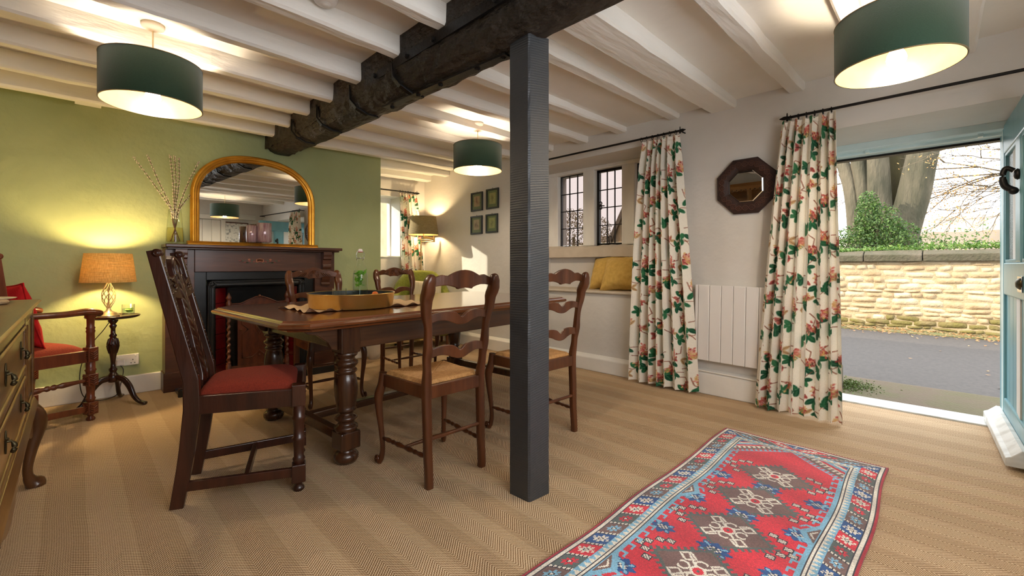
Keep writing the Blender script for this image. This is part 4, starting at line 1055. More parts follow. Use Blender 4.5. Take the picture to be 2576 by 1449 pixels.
g = G().prism([(BX, .360), (FX + .012, .360), (FX + .018, .372), (FX + .012, .384), (FX + .004, .40), (BX, .40)], Y0, Y1 + .012)
g.build('base_moulding', m_side, sbd, bevel=.002)
ap = []
for k in range(81):
    t_ = k / 80; y = Y0 + .04 + (Y1 - .10 - Y0) * t_
    zc = .295 - .05 * math.cos(t_ * 4 * PI) + .018 * math.sin(t_ * 20 * PI) * (abs(math.sin(t_ * 2 * PI)) > .75)
    ap.append((y, zc))
vs, fs = [], []
for y, zc in ap:
    for x in (-.016, .004): vs += [(x, y, .36), (x, y, zc)]
for i in range(80):
    a_, b_ = 4 * i, 4 * i + 4
    for k, l_ in ((0, 1), (1, 3), (3, 2), (2, 0)): fs.append((a_ + k, a_ + l_, b_ + l_, b_ + k))
G().add(vs, fs).build('shaped_apron', m_side, sbd, fix=True)
for y, sgn in ((Y1 - .03, 1), (Y0 + .03, -1)):
    cab = spline([(-.03, y, .37), (.004, y + .010 * sgn, .33), (.014, y + .018 * sgn, .27), (-.002, y + .004 * sgn, .18), (-.014, y - .008 * sgn, .09), (-.008, y - .002 * sgn, .04), (.008, y + .010 * sgn, .012), (.010, y + .012 * sgn, .0)], 4)
    G().tube(cab, [interp(p_[2], [(0, .034), (.012, .036), (.03, .024), (.06, .017), (.12, .018), (.2, .025), (.29, .036), (.37, .034)]) for p_ in cab], 10, up=(0, 1, 0)).build('cabriole_leg', m_sidel, sbd)
for y in (Y0 + .04, Y1 - .05): G().tube([(BX + .03, y, .37), (BX + .03, y, 0)], (.022, .022), 4).build('rear_leg', m_sidel, sbd)
# plate rack (only its scalloped frieze shows, in the octagonal mirror)
g = G().box(BX, BX + .018, Y0, Y1, .843, 1.98)
for z in (1.20, 1.55): g.box(BX, BX + .16, Y0, Y1, z, z + .018)
for y in (Y0, -.34, .3, Y1 - .02): g.box(BX, BX + .19, y, y + .02, .843, 1.98)
g.build('plate_rack', m_side, sbd, bevel=.002)
g = G(); g.prism([(BX, 1.955), (BX + .20, 1.955), (BX + .215, 1.975), (BX + .235, 1.99), (BX + .24, 2.0), (BX, 2.0)], Y0 - .03, Y1 + .03); g.build('cornice', m_side, sbd)
vs, fs = [], []; nn = 200
for k in range(nn + 1):
    y = Y0 + (Y1 - Y0) * k / nn
    zc = 1.90 - .022 * abs(math.sin(PI * (y - Y0) / .066))
    for x in (BX + .178, BX + .192): vs += [(x, y, 1.957), (x, y, zc)]
for i in range(nn):
    a_, b_ = 4 * i, 4 * i + 4
    for k, l_ in ((0, 1), (1, 3), (3, 2), (2, 0)): fs.append((a_ + k, a_ + l_, b_ + l_, b_ + k))
fz = G().add(vs, fs).build('scalloped_frieze', m_side, sbd, fix=True)
hm = G()
for k in range(30): hm.lathe([(.0, 0), (.009, 0), (.009, .002), (.0, .002)], 10, mat=Matrix.Translation((BX + .1915, Y0 + .033 + .066 * k, 1.902)) @ Matrix.Rotation(PI / 2, 4, 'Y'))
hm.build('pierced_holes', m_darkhole, fz)
dish = thing('small_dish', 'pale dish at the back of the sideboard top', 'dish', (-.27, 2.84, .844)); G().lathe([(.0, .004), (.05, .004), (.09, .014), (.095, .018), (.09, .019), (.05, .010), (.0, .009)], 28).build('dish_body', m_dish, dish)
ring_ = thing('rope_coaster', 'coil of pale rope lying on the sideboard top', 'coaster', (-.245, 2.68, .844)); G().torus((0, 0, .009), .05, .009, 28, 8).torus((0, 0, .009), .034, .008, 24, 8).build('rope_coil', m_rope, ring_)

def off(t): return (-t.location.x, -t.location.y, -t.location.z)      # parts written in room coordinates

# ------------------------------------------------------------------ fireplace
fs_ = thing('fire_surround', 'dark mahogany fire surround with inlaid frieze and corbelled mantel shelf', 'fireplace', (1.17, 4.42, 0)); o_ = off(fs_)
g = G(); g.prism([(.0, 0), (.0, .008), (-.008, .012), (-.012, .027), (-.25, .027), (-.25, 0)], 0, 1, None)
sh = G().box(.492, 1.877, 4.25, 4.499, 1.140, 1.167).build('mantel_shelf', m_surr, fs_, loc=o_, bevel=.006)
G().box(.505, 1.857, 4.28, 4.499, 1.126, 1.140).build('shelf_moulding', m_surr, fs_, loc=o_, bevel=.004)
G().box(.69, 1.645, 4.335, 4.499, .945, 1.126).build('frieze', m_surr, fs_, loc=o_, bevel=.002)
for x0, x1 in ((.50, .69), (1.645, 1.835)):
    pl = G().box(x0, x1, 4.345, 4.499, 0, 1.126).build('pilaster', m_surr, fs_, loc=o_, bevel=.003)
    G().box(x0 - .012, x1 + .012, 4.330, 4.499, 0, .15).build('plinth', m_surr, fs_, loc=o_, bevel=.004)
    xc = (x0 + x1) / 2
    cs = [(4.346, .80), (4.325, .80), (4.322, .815), (4.335, .83), (4.318, .86), (4.300, .92), (4.302, .96), (4.288, .98), (4.288, 1.0), (4.296, 1.005), (4.292, 1.05), (4.272, 1.06), (4.272, 1.08), (4.268, 1.10), (4.268, 1.126), (4.346, 1.126)]
    G().prism([(a, b_) for a, b_ in cs], xc - .04, xc + .04, SWAP).build('corbel', m_surr, fs_, loc=o_, bevel=.002, fix=True)
m_inl = [M('inlay_' + n_, c, rough=.4) for n_, c in (('peach', (150, 88, 56)), ('leaf', (62, 62, 40)), ('rust', (112, 52, 36)))]
def disc(x, z, a, b_, y=4.3345, n=14): return G().add([(x + a * math.cos(2 * PI * k / n), y, z + b_ * math.sin(2 * PI * k / n)) for k in range(n)], [tuple(range(n))])
inl = G(); 
xc, zc = 1.165, 1.035
lf_ = G(); pk = G(); ru = G()
for k in range(5):
    a = -1.0 + .5 * k
    q = disc(xc + .022 * a, zc + .010 - .006 * abs(a), .010, .016); pk.add(q.v, q.f)
for s in (-1, 1):
    for k in range(7):
        x = xc + s * (.045 + .018 * k); z_ = zc + .010 * math.sin(k * 1.4) - .004
        q = disc(x, z_, .013, .0055); (lf_ if k % 2 else ru).add(q.v, q.f)
    for k in (0, 1, 2):
        q = disc(xc + s * (.03 + .035 * k), zc - .018 + .008 * (k == 1), .010, .005); lf_.add(q.v, q.f)
    q = disc(xc + s * .085, zc + .014, .010, .008); pk.add(q.v, q.f)
for g_, m__ in ((pk, m_inl[0]), (lf_, m_inl[1]), (ru, m_inl[2])): g_.build('floral_inlay', m__, fs_, loc=o_)

fi = thing('cast_iron_fireplace', 'black cast iron fireplace insert with oxblood tiles', 'fireplace', (1.17, 4.40, 0)); o_ = off(fi)
g = G().box(.691, .775, 4.375, 4.498, 0, .944).box(1.56, 1.644, 4.375, 4.498, 0, .944).box(.775, 1.56, 4.375, 4.498, .875, .944)
g.build('iron_plate', m_cast, fi, loc=o_, bevel=.003)
path = []
for k in range(9): path.append((.775 + .055 - .055 * math.cos(PI / 2 * k / 8) * 1.0, .82 + .055 * math.sin(PI / 2 * k / 8)))
pl_ = [(.775, .0), (.775, .4)] + path + [(1.0, .875), (1.3, .875)] + [(2 * 1.1675 - x, z) for x, z in path[::-1]] + [(1.56, .4), (1.56, 0)]
g = G(); prof = [(0, 4.376), (.004, 4.352), (.014, 4.345), (.022, 4.352), (.03, 4.350), (.044, 4.342), (.056, 4.350), (.062, 4.365), (.066, 4.378)]
rings = []
for i, (x, z) in enumerate(pl_):
    a = Vector(pl_[max(i - 1, 0)]); b_ = Vector(pl_[min(i + 1, len(pl_) - 1)]); t = (b_ - a).normalized(); nv = Vector((t.y, -t.x))
    rings.append([(x + nv.x * d, y, z + nv.y * d) for d, y in prof])
m_ = len(prof)
g.add([v for r in rings for v in r], [(i * m_ + k, i * m_ + k + 1, (i + 1) * m_ + k + 1, (i + 1) * m_ + k) for i in range(len(rings) - 1) for k in range(m_ - 1)], True)
g.build('moulded_frame', m_cast, fi, loc=o_)
g = G()
for xs_ in (.812, 1.523):
    g.torus((xs_, 4.343, .838), .022, .005, 18, 6, 'y')
    for k in range(8): g.tube([(xs_, 4.342, .838), (xs_ + .03 * math.cos(k * PI / 4), 4.343, .838 + .03 * math.sin(k * PI / 4))], [.006, .003], 6)
g.build('corner_roundel', m_cast, fi, loc=o_)
for side_ in (0, 1):
    xa, xb = (.842, .93) if side_ == 0 else (1.493, 1.405)
    for k in range(6):
        z0 = .02 + .131 * k
        vs = []
        for d in (0, .012):
            for x, y, z in ((xa, 4.385 + d, z0), (xb, 4.455 + d, z0), (xb, 4.455 + d, z0 + .128), (xa, 4.385 + d, z0 + .128)): vs.append((x, y, z))
        G().add(vs, [(0, 1, 2, 3), (7, 6, 5, 4), (0, 4, 5, 1), (1, 5, 6, 2), (2, 6, 7, 3), (3, 7, 4, 0)]).build('tile', m_tile, fi, loc=o_, bevel=.002, fix=True)
G().box(.80, 1.54, 4.475, 4.497, 0, .88).build('fire_back', m_darkhole, fi, loc=o_)
G().prism([(4.40, .815), (4.44, .58), (4.47, .58), (4.47, .815)], .93, 1.405, SWAP).build('hood', m_cast, fi, loc=o_, bevel=.004, fix=True)
g = G()
for k in range(8): g.tube([(.96 + .058 * k, 4.43, .10), (.96 + .058 * k, 4.42, .22)], .006, 6)
g.box(.94, 1.40, 4.41, 4.44, .09, .105).build('grate', m_cast, fi, loc=o_)
he = thing('hearth_kerb', 'low black hearth with raised kerb under the fireplace', 'hearth', (1.17, 4.22, 0)); o_ = off(he)
G().box(.56, 1.80, 4.13, 4.328, 0, .022).build('hearth_slab', m_cast, he, loc=o_)
G().box(.55, 1.81, 4.10, 4.13, 0, .058).build('kerb', m_cast, he, loc=o_, bevel=.006)
G().box(.55, 1.81, 4.108, 4.122, .058, .066).build('kerb_bead', m_surr, he, loc=o_, bevel=.003)

sc = thing('fire_screen', 'carved oak fire screen with barley-twist posts in front of the grate', 'fire screen', (1.13, 4.235, .022)); o_ = off(sc)
for xp in (.905, 1.355):
    g = G(); rings = []
    for i in range(91):
        z = .19 + .45 * i / 90; a = 2 * PI * 9 * i / 90
        rings.append([(xp + .0045 * math.cos(a) + .0125 * math.cos(2 * PI * k / 12), 4.235 + .0045 * math.sin(a) + .0125 * math.sin(2 * PI * k / 12), z) for k in range(12)])
    g.loft(rings)
    g.lathe([(.017, .10), (.020, .11), (.020, .17), (.014, .175), (.018, .185), (.016, .19)], 16, (xp, 4.235, 0)).lathe([(.016, .64), (.020, .645), (.020, .69), (.014, .70), (.019, .715), (.022, .73), (.014, .745), (.006, .765), (0, .772)], 16, (xp, 4.235, 0))
    g.build('twist_post', m_screen, sc, loc=o_)
    G().prism([(-.07, .022), (-.045, .022), (-.03, .06), (.03, .06), (.045, .022), (.07, .022), (.06, .06), (.03, .09), (.018, .12), (-.018, .12), (-.03, .09), (-.06, .06)], -.012, .012, Matrix.Translation((xp, 4.235, 0)) @ SWAP).build('foot', m_screen, sc, loc=o_, fix=True)
tops = [(.915, .665), (.99, .665), (1.05, .695), (1.10, .715), (1.13, .722), (1.16, .715), (1.21, .695), (1.27, .665), (1.345, .665)]
G().strip([(x, z + .015) for x, z in tops], [(x, .645) for x, z in tops], lambda x: 4.235, .018).build('crest_rail', m_screen, sc, loc=o_, bevel=.003)
g = G().tube([(x, 4.222, z + .012) for x, z in tops], .005, 6); g.ball((1.13, 4.22, .735), .013); g.build('crest_beading', m_screen, sc, loc=o_)
G().box(.92, 1.34, 4.225, 4.245, .125, .155).build('lower_rail', m_screen, sc, loc=o_, bevel=.003)
pan = G().box(.968, 1.292, 4.226, 4.244, .155, .645).build('panel', m_screen, sc, loc=o_, bevel=.002)
g = G()
def bead(pts): g.tube([(x, 4.224, z) for x, z in pts], .005, 6)
L_ = [(1.0, .60), (1.0, .50), (1.045, .455), (1.0, .41), (1.0, .215), (1.075, .215), (1.13, .265), (1.185, .215), (1.26, .215), (1.26, .41), (1.215, .455), (1.26, .50), (1.26, .60)]
bead(L_); bead([(1.0, .60), (1.13, .60), (1.26, .60)])
for s_ in (1.0, .55): bead([(1.13 + .03 * s_, .47), (1.13, .47 + .07 * s_), (1.13 - .03 * s_, .47), (1.13, .47 - .07 * s_), (1.13 + .03 * s_, .47)])
for p_ in ((.99, .455), (1.27, .455), (1.13, .225), (1.13, .47)): g.ball((p_[0], 4.222, p_[1]), .009, 10, 6)
g.build('applied_beading', m_screen, pan)

# ------------------------------------------------------------------ on the mantel shelf
mi = thing('overmantel_mirror', 'arched gilt overmantel mirror standing on the mantel shelf', 'mirror', (1.172, 4.405, 1.167), math.radians(4.0))
def arch(hw, zs, zt, n=40):
    pts = [(-hw, 0.03)] + [(-hw, .03 + (zs - .03) * k / 4) for k in range(1, 4)]
    for k in range(n + 1):
        a = PI * (1 - k / n)
        c, s = math.cos(a), math.sin(a)
        pts.append((hw * math.copysign(abs(c) ** .86, c), zs + (zt - zs) * abs(s) ** .9))
    pts += [(hw, zs - (zs - .03) * k / 4) for k in range(1, 5)]
    return pts
out = arch(.507, .40, .802)
prof = [(0, .02), (0, -.006), (.008, -.02), (.018, -.024), (.020, -.018), (.028, -.020), (.034, -.016), (.036, -.010), (.044, -.012), (.050, -.006), (.056, 0.004)]
rings = []
for i, (x, z) in enumerate(out):
    a = Vector(out[max(i - 1, 0)]); b_ = Vector(out[min(i + 1, len(out) - 1)]); t = (b_ - a).normalized(); nv = Vector((t.y, -t.x))
    rings.append([(x + nv.x * d * 1.12, y, z + nv.y * d * 1.12) for d, y in prof])
m_ = len(prof); g = G()
g.add([v for r in rings for v in r], [(i * m_ + k, i * m_ + k + 1, (i + 1) * m_ + k + 1, (i + 1) * m_ + k) for i in range(len(rings) - 1) for k in range(m_ - 1)], True)
fr = g.build('gilt_frame', m_gold, mi)
for d in (.020, .036):
    G().tube([(r_[4][0] if d == .020 else r_[7][0], -.014 if d == .020 else -.009, r_[4][1] if False else (r_[4][2] if d == .020 else r_[7][2])) for r_ in rings], .0022, 6, up=(0, 1, 0)).build('frame_groove', m_goldline, fr)
G().prism([(.02, 0), (-.032, 0), (-.032, .008), (-.026, .012), (-.03, .018), (-.024, .024), (-.012, .032), (.02, .032)], -.53, .53, SWAP).build('gilt_base', m_gold, mi, bevel=.002, fix=True)
inn = arch(.45, .40, .745)
G().add([(x, .006, z) for x, z in inn], [tuple(range(len(inn)))]).add([(x, .016, z) for x, z in inn], [tuple(range(len(inn)))[::-1]]).build('mirror_glass', m_mirror, mi)

vs_ = thing('glass_vase', 'tapered clear glass vase of water at the left end of the mantel shelf', 'vase', (.565, 4.37, 1.168))
G().lathe([(0, .0), (.060, .0), (.061, .012), (.056, .10), (.048, .20), (.043, .275), (.040, .275), (.045, .20), (.053, .10), (.056, .018), (0, .016)], 32, caps=False).build('vase_body', m_clearglass, vs_)
G().lathe([(0, .017), (.055, .018), (.0535, .07), (.0505, .13), (0, .131)], 32, caps=False).build('vase_water', m_amber, vs_)
rw = random.Random(12)
tips_ = [(.318, 1.807, 'leftmost'), (.397, 1.839, 'second from left'), (.533, 1.863, 'tall left one of the upright'), (.565, 1.869, 'middle one of the upright'), (.593, 1.861, 'right one of the upright'), (.719, 1.844, 'second from right'), (.773, 1.757, 'rightmost')]
for k, (x, z, w_) in enumerate(tips_):
    st = thing('pussy_willow_stem', f'pussy willow stem in the glass vase, {w_} stem' + ('s' if 'upright' in w_ else ''), 'branch', (.565, 4.37, 1.19), 0, 'pussy willow stems in the vase')
    dx = x - .565; yy = rw.uniform(-.03, .015)
    lean_ = max(-.030, min(.030, -dx * .18)); nx = max(-.03, min(.03, dx * .14))
    pts = spline([(lean_, -.012 + yy * .2, 0), (lean_ * .2 + nx * .5, yy * .3, .13), (nx, yy * .5, .26), (dx * .55 + rw.uniform(-.012, .012), yy, .26 + (z - 1.45) * .5), (dx, yy * 1.4, z - 1.19)], 8)
    G().tube(pts, [.0035 - .002 * i / len(pts) for i in range(len(pts))], 6).build('stem', m_willow, st)
    g = G(); n_ = len(pts)
    for i in range(12, n_):
        for q in range(2):
            p_ = Vector(pts[i]); sg = 1 if (i + q) % 2 else -1
            p_ = p_ + Vector((sg * .005, rw.uniform(-.004, .004), rw.uniform(-.008, .008)))
            g.ball(tuple(p_), (.0042, .0042, .0075), 6, 5)
    g.build('catkins', m_catkin, st)['kind'] = 'stuff'
for x, y, r_, h_, zf, lab in ((1.095, 4.318, .041, .148, .03, 'smaller ribbed purple glass holder on the mantel, left of the larger one'), (1.190, 4.305, .058, .172, .032, 'larger ribbed purple glass holder on a clear foot on the mantel')):
    t_ = thing('purple_glass_holder', lab, 'candle holder', (x, y, 1.168), 0, 'ribbed purple glass holders')
    n_ = 48; rings = []
    for rr_, z_ in ((.8, zf), (1, zf + .008), (1, zf + h_ * .5), (1, zf + h_), (.93, zf + h_), (.92, zf + .012), (.4, zf + .010)):
        rings.append([(r_ * rr_ * (1 + .025 * (k % 2)) * math.cos(2 * PI * k / n_), r_ * rr_ * (1 + .025 * (k % 2)) * math.sin(2 * PI * k / n_), z_) for k in range(n_)])
    G().loft(rings, True).build('glass_cup', m_purple, t_)
    G().lathe([(0, 0), (.75 * r_, 0), (.72 * r_, .006), (.3 * r_, .012), (.26 * r_, zf - .004), (.5 * r_, zf), (0, zf)], 24, caps=False).build('clear_foot', m_clearglass, t_)

# ------------------------------------------------------------------ lamp table by the green wall
st_ = thing('tripod_table', 'small dark mahogany tripod table beside the green wall', 'side table', (.194, 4.235, 0), .1)
G().lathe([(0, .618), (.05, .616), (.128, .620), (.146, .628), (.152, .638), (.148, .642), (.140, .634), (.12, .632), (0, .632)], 40, caps=False).build('table_top', m_mahog, st_)
G().lathe([(.0, .16), (.026, .165), (.032, .18), (.030, .215), (.022, .225), (.018, .235), (.024, .25), (.024, .258), (.015, .27), (.013, .30), (.016, .33), (.022, .37), (.030, .41), (.032, .44), (.026, .47), (.016, .485), (.022, .492), (.022, .50), (.014, .51), (.013, .545), (.020, .56), (.022, .568), (.014, .578), (.026, .595), (.030, .605), (.024, .612), (.05, .618)], 24).build('turned_column', m_mahog, st_)
flt = G()
for k in range(12): flt.tube(spline([(.021 * math.cos(k * PI / 6), .021 * math.sin(k * PI / 6), .37), (.0325 * math.cos(k * PI / 6), .0325 * math.sin(k * PI / 6), .425), (.024 * math.cos(k * PI / 6), .024 * math.sin(k * PI / 6), .474)], 5), .004, 6)
flt.build('fluting', m_mahog, st_)
for a in (-50, 70, 190):
    ca_, sa_ = math.cos(math.radians(a)), math.sin(math.radians(a))
    pts = spline([(.02 * ca_, .02 * sa_, .195), (.07 * ca_, .07 * sa_, .185), (.115 * ca_, .115 * sa_, .135), (.15 * ca_, .15 * sa_, .06), (.19 * ca_, .19 * sa_, .022), (.235 * ca_, .235 * sa_, .012)], 5)
    G().tube(pts, [(interp(i / (len(pts) - 1), [(0, .024), (.4, .022), (.75, .013), (.9, .012), (1, .010)]), interp(i / (len(pts) - 1), [(0, .014), (.6, .014), (.85, .014), (.95, .022), (1, .012)])) for i in range(len(pts))], 10).build('leg', m_mahog, st_)
tl = thing('table_lamp', 'lit table lamp with spiral cage base and linen shade on the tripod table', 'table lamp', (.172, 4.262, .633))
G().lathe([(0, 0), (.060, 0), (.062, .006), (.056, .012), (.050, .016), (.046, .024), (.030, .032), (.018, .040), (.012, .052), (.010, .060)], 32).build('lamp_base', m_lampmetal, tl)
for k in range(8):
    pts = []
    for i in range(21):
        t = i / 20; a = 2 * PI * k / 8 + 2.6 * t; r_ = .008 + .030 * math.sin(PI * t ** .9) ** 1.1
        pts.append((r_ * math.cos(a), r_ * math.sin(a), .058 + .185 * t))
    G().tube(pts, .0026, 6).build('cage_wire', m_lampmetal, tl)
G().lathe([(.004, .05), (.004, .25), (.012, .25), (.012, .30), (.004, .30)], 12).build('stem', m_lampmetal, tl)
def shade(root, m, r0, r1, z0, z1, lining=None, n=48):
    o = G().lathe([(r0, z0), (r1, z1), (r1 - .002, z1), (r0 - .002, z0), (r0, z0)], n, caps=False).build('lamp_shade', m, root)
    if lining: G().lathe([(r0 - .004, z0 + .0005), (r1 - .004, z1 - .0005)], n, caps=False).build('shade_lining', lining, o)
    return o
sh_ = shade(tl, m_shadeT, .154, .130, .245, .450)
g = G().torus((0, 0, .44), .03, .002, 20, 6)
for k in range(3): g.tube([(.03 * math.cos(k * 2.1), .03 * math.sin(k * 2.1), .44), (.130 * math.cos(k * 2.1), .130 * math.sin(k * 2.1), .445)], .0018, 6)
g.build('shade_ring', m_lampmetal, tl)
G().ball((0, 0, .375), (.028, .028, .036), 16, 10).build('bulb', m_bulbT, tl)
gl = thing('drinking_glass', 'short tumbler of water with lime slices on the tripod table', 'glass', (.272, 4.172, .634))
def tumbler(t_, r_, h_, fill, m_w):
    G().lathe([(0, 0), (r_ * .97, 0), (r_, .006), (r_, h_), (r_ - .0025, h_), (r_ - .003, .012), (0, .011)], 28, caps=False).build('glass_body', m_clearglass, t_)
    G().lathe([(0, .0125), (r_ - .0038, .013), (r_ - .0038, fill), (0, fill)], 28, caps=False).build('water', m_w, t_)
tumbler(gl, .037, .085, .055, m_water)
g = G()
for a, z_ in ((.3, .045), (1.2, .038)): g.lathe([(0, 0), (.020, 0), (.020, .004), (0, .004)], 16, mat=Matrix.Translation((.006 * a, -.004, z_)) @ Matrix.Rotation(a * .5, 4, 'X'))
g.build('lime_slices', m_lime, gl)
G().tube(spline([(-.02, 0, .04), (-.005, .008, .052), (.012, 0, .05), (.024, .004, .058)], 4), .003, 6).build('mint_sprig', m_mint, gl)
so = thing('wall_socket', 'white double wall socket with a plug in it above the skirting', 'socket', (.283, 4.5, .268)); o_ = off(so)
G().box(.21, .356, 4.489, 4.502, .225, .311).build('socket_plate', m_plastic, so, loc=o_, bevel=.004)
for xs_ in (.247, .320):
    h_ = G()
    for dx, dz, w_, hh in ((0, .004, .005, .009), (-.011, -.018, .008, .005), (.011, -.018, .008, .005)): h_.box(xs_ + dx - w_ / 2, xs_ + dx + w_ / 2, 4.4885, 4.49, .258 + dz, .258 + dz + hh)
    h_.build('socket_holes', m_iron, so, loc=o_)
    G().box(xs_ - .022 if xs_ < .3 else xs_ + .010, xs_ - .010 if xs_ < .3 else xs_ + .022, 4.486, 4.49, .288, .304).build('socket_switch', m_plastic, so, loc=o_, bevel=.002)
pg = thing('lamp_plug', 'white plug and dark flex running from the socket to the lamp', 'plug', (.247, 4.47, .26)); o_ = off(pg)
G().box(.224, .270, 4.458, 4.489, .232, .282).build('plug_body', m_plastic, pg, loc=o_, bevel=.008)
G().tube(spline([(.247, 4.462, .235), (.262, 4.45, .20), (.25, 4.44, .12), (.22, 4.40, .03), (.12, 4.40, .012), (.04, 4.44, .06), (.03, 4.46, .25), (.09, 4.46, .42), (.15, 4.42, .52), (.19, 4.395, .60), (.187, 4.38, .645), (.18, 4.325, .643)], 8), .003, 6).build('flex', m_cordk, pg, loc=o_)
sf = thing('floor_socket', 'white double socket low on the green wall beside the plug', 'socket') if False else None

# ------------------------------------------------------------------ pendants
def pendant(x, y, label):
    t_ = thing('pendant_lamp', label, 'pendant lamp', (x, y, 1.82), 0, 'bottle green drum pendant lamps')
    shade(t_, m_shadeG, .210, .210, 0, .220, m_shadeIn, 72)
    for z_ in (0.002, .218): G().torus((0, 0, z_), .2095, .0022, 72, 6).build('shade_rim', m_shadeIn, t_)
    g = G().torus((0, 0, .200), .022, .002, 20, 6)
    for k in range(3): g.tube([(.022 * math.cos(k * 2.094), .022 * math.sin(k * 2.094), .20), (.206 * math.cos(k * 2.094), .206 * math.sin(k * 2.094), .207)], .0018, 6)
    g.build('shade_spider', m_plastic, t_)
    G().lathe([(.006, .23), (.019, .215), (.019, .125), (.014, .115)], 16).build('lamp_holder', m_plastic, t_)
    G().tube([(0, 0, .22), (0, 0, CZ - 1.82 - .02)], .0035, 8).build('flex', m_cordw, t_)
    G().lathe([(.008, -.035), (.020, -.032), (.046, -.020), (.050, -.008), (.050, 0), (0, 0)], 28, (0, 0, CZ - 1.82)).build('ceiling_rose', m_plastic, t_)
    G().lathe([(0, .0), (.018, .004), (.030, .018), (.034, .036), (.030, .054), (.018, .078), (.014, .12), (0, .12)], 20, (0, 0, .005), caps=False).build('bulb', m_bulb, t_)
    return t_
pendant(.285, 2.902, 'green drum pendant lamp hanging nearest the olive green wall')
pendant(2.427, .156, 'green drum pendant lamp hanging in front of the open front door')
pendant(2.484, 2.907, 'green drum pendant lamp hanging over the far end of the table, left of the post')
sd = thing('smoke_detector', 'white round smoke detector on the ceiling', 'smoke alarm', (.815, 2.03, CZ))
G().lathe([(0, -.045), (.022, -.045), (.026, -.040), (.030, -.040), (.046, -.034), (.054, -.02), (.056, 0), (0, 0)], 32).build('alarm_body', m_plastic, sd)
G().lathe([(0, -.0475), (.016, -.0475), (.018, -.044)], 20).build('alarm_button', m_trimw, sd)

# ------------------------------------------------------------------ on the dining table
TZ = .746
rn = thing('table_runner', 'oatmeal linen runner with rippled edges under the brass tray', 'table linen', (1.255, 2.60, TZ), math.radians(2))
rr2 = random.Random(9)
def runf(u, v):
    x = (u - .5) * .78 ; y = (v - .5) * .44
    e = max(0, abs(2 * u - 1) - .86) / .14; e2 = max(0, abs(2 * v - 1) - .84) / .16
    w_ = .008 * e2 * (1 + math.sin(x * 60 + 2 * v)) + .006 * e * (1 + math.sin(y * 50)) 
    return (x + .012 * math.sin(y * 14 + 1) * (1 if u > .9 or u < .1 else 0), y + .012 * math.sin(x * 22) * abs(2 * v - 1) ** 3, .0015 + w_)
rl = G().grid(runf, 60, 40).build('linen', m_runner, rn)
for v_ in (0, 1): G().tube([tuple(Vector(runf(i / 60, v_)) + Vector((0, 0, .001))) for i in range(61)], (.002, .003), 6).build('selvedge', m_runneredge, rl)
tr = thing('brass_tray', 'round deep brass tray with dark inside in the middle of the table', 'tray', (1.195, 2.575, TZ + .003))
G().lathe([(0, 0), (.236, 0), (.240, .004), (.250, .080), (.254, .083), (.252, .086), (.247, .084)], 72, caps=False).build('tray_wall', m_brass, tr)
G().lathe([(.2465, .083), (.2365, .008), (.232, .005), (0, .005)], 72, caps=False).build('tray_lining', m_traydark, tr)
bo = thing('swing_top_bottle', 'clear swing-top water bottle with mint inside standing in the brass tray', 'bottle', (1.262, 2.602, TZ + .009))
prof = [(0, .002), (.043, 0), (.045, .006), (.045, .165), (.043, .19), (.034, .225), (.022, .258), (.0165, .285), (.0155, .315), (.0175, .318), (.0175, .326), (.014, .328)]
G().lathe(prof, 36, caps=False).build('bottle_body', m_clearglass, bo)
G().lathe([(0, .006), (.0425, .006), (.0425, .165), (.041, .188), (.036, .212), (0, .212)], 32, caps=False).build('bottle_water', m_water, bo)
G().lathe([(0, .326), (.013, .326), (.0145, .334), (.012, .343), (.006, .347), (0, .347)], 18, caps=False).build('stopper', M('porcelain_stopper', (236, 226, 222), rough=.3), bo)
G().torus((0, 0, .327), .0125, .0025, 18, 6).build('rubber_seal', M('red_seal', (190, 74, 48), rough=.6), bo)
g = G().torus((0, 0, .288), .0185, .0016, 24, 6)
for s in (-1, 1): g.tube(spline([(s * .018, 0, .288), (s * .026, 0, .300), (s * .022, 0, .325), (s * .010, 0, .341), (0, 0, .342)], 5), .0014, 6).tube(spline([(s * .026, 0, .300), (s * .022, .0, .284), (s * .020, .01, .276)], 4), .0014, 6)
g.build('wire_bail', m_chrome, bo)
foliage('mint_leaves', leaves(46, lambda q: (q.gauss(-.004, .012), q.gauss(0, .012), q.uniform(.115, .205)), .019, 31), m_mint, bo)
tg = thing('water_tumbler', 'plain clear glass tumbler standing in the brass tray', 'glass', (1.122, 2.585, TZ + .009)); tumbler(tg, .042, .105, .05, m_water)
cn = thing('orange_candle', 'small round-topped orange piece standing in the brass tray', 'candle', (1.292, 2.47, TZ + .009)); G().lathe([(0, 0), (.017, 0), (.019, .01), (.020, .05), (.019, .07), (.015, .080), (.008, .084), (0, .085)], 20, caps=False).build('candle_body', m_orange, cn)

# ------------------------------------------------------------------ far corner: armchair, floor lamp, pot, pictures
ac = thing('green_armchair', 'moss green upholstered armchair in the far corner below the floor lamp', 'armchair', (3.07, 4.65, 0), math.radians(180 - 27))
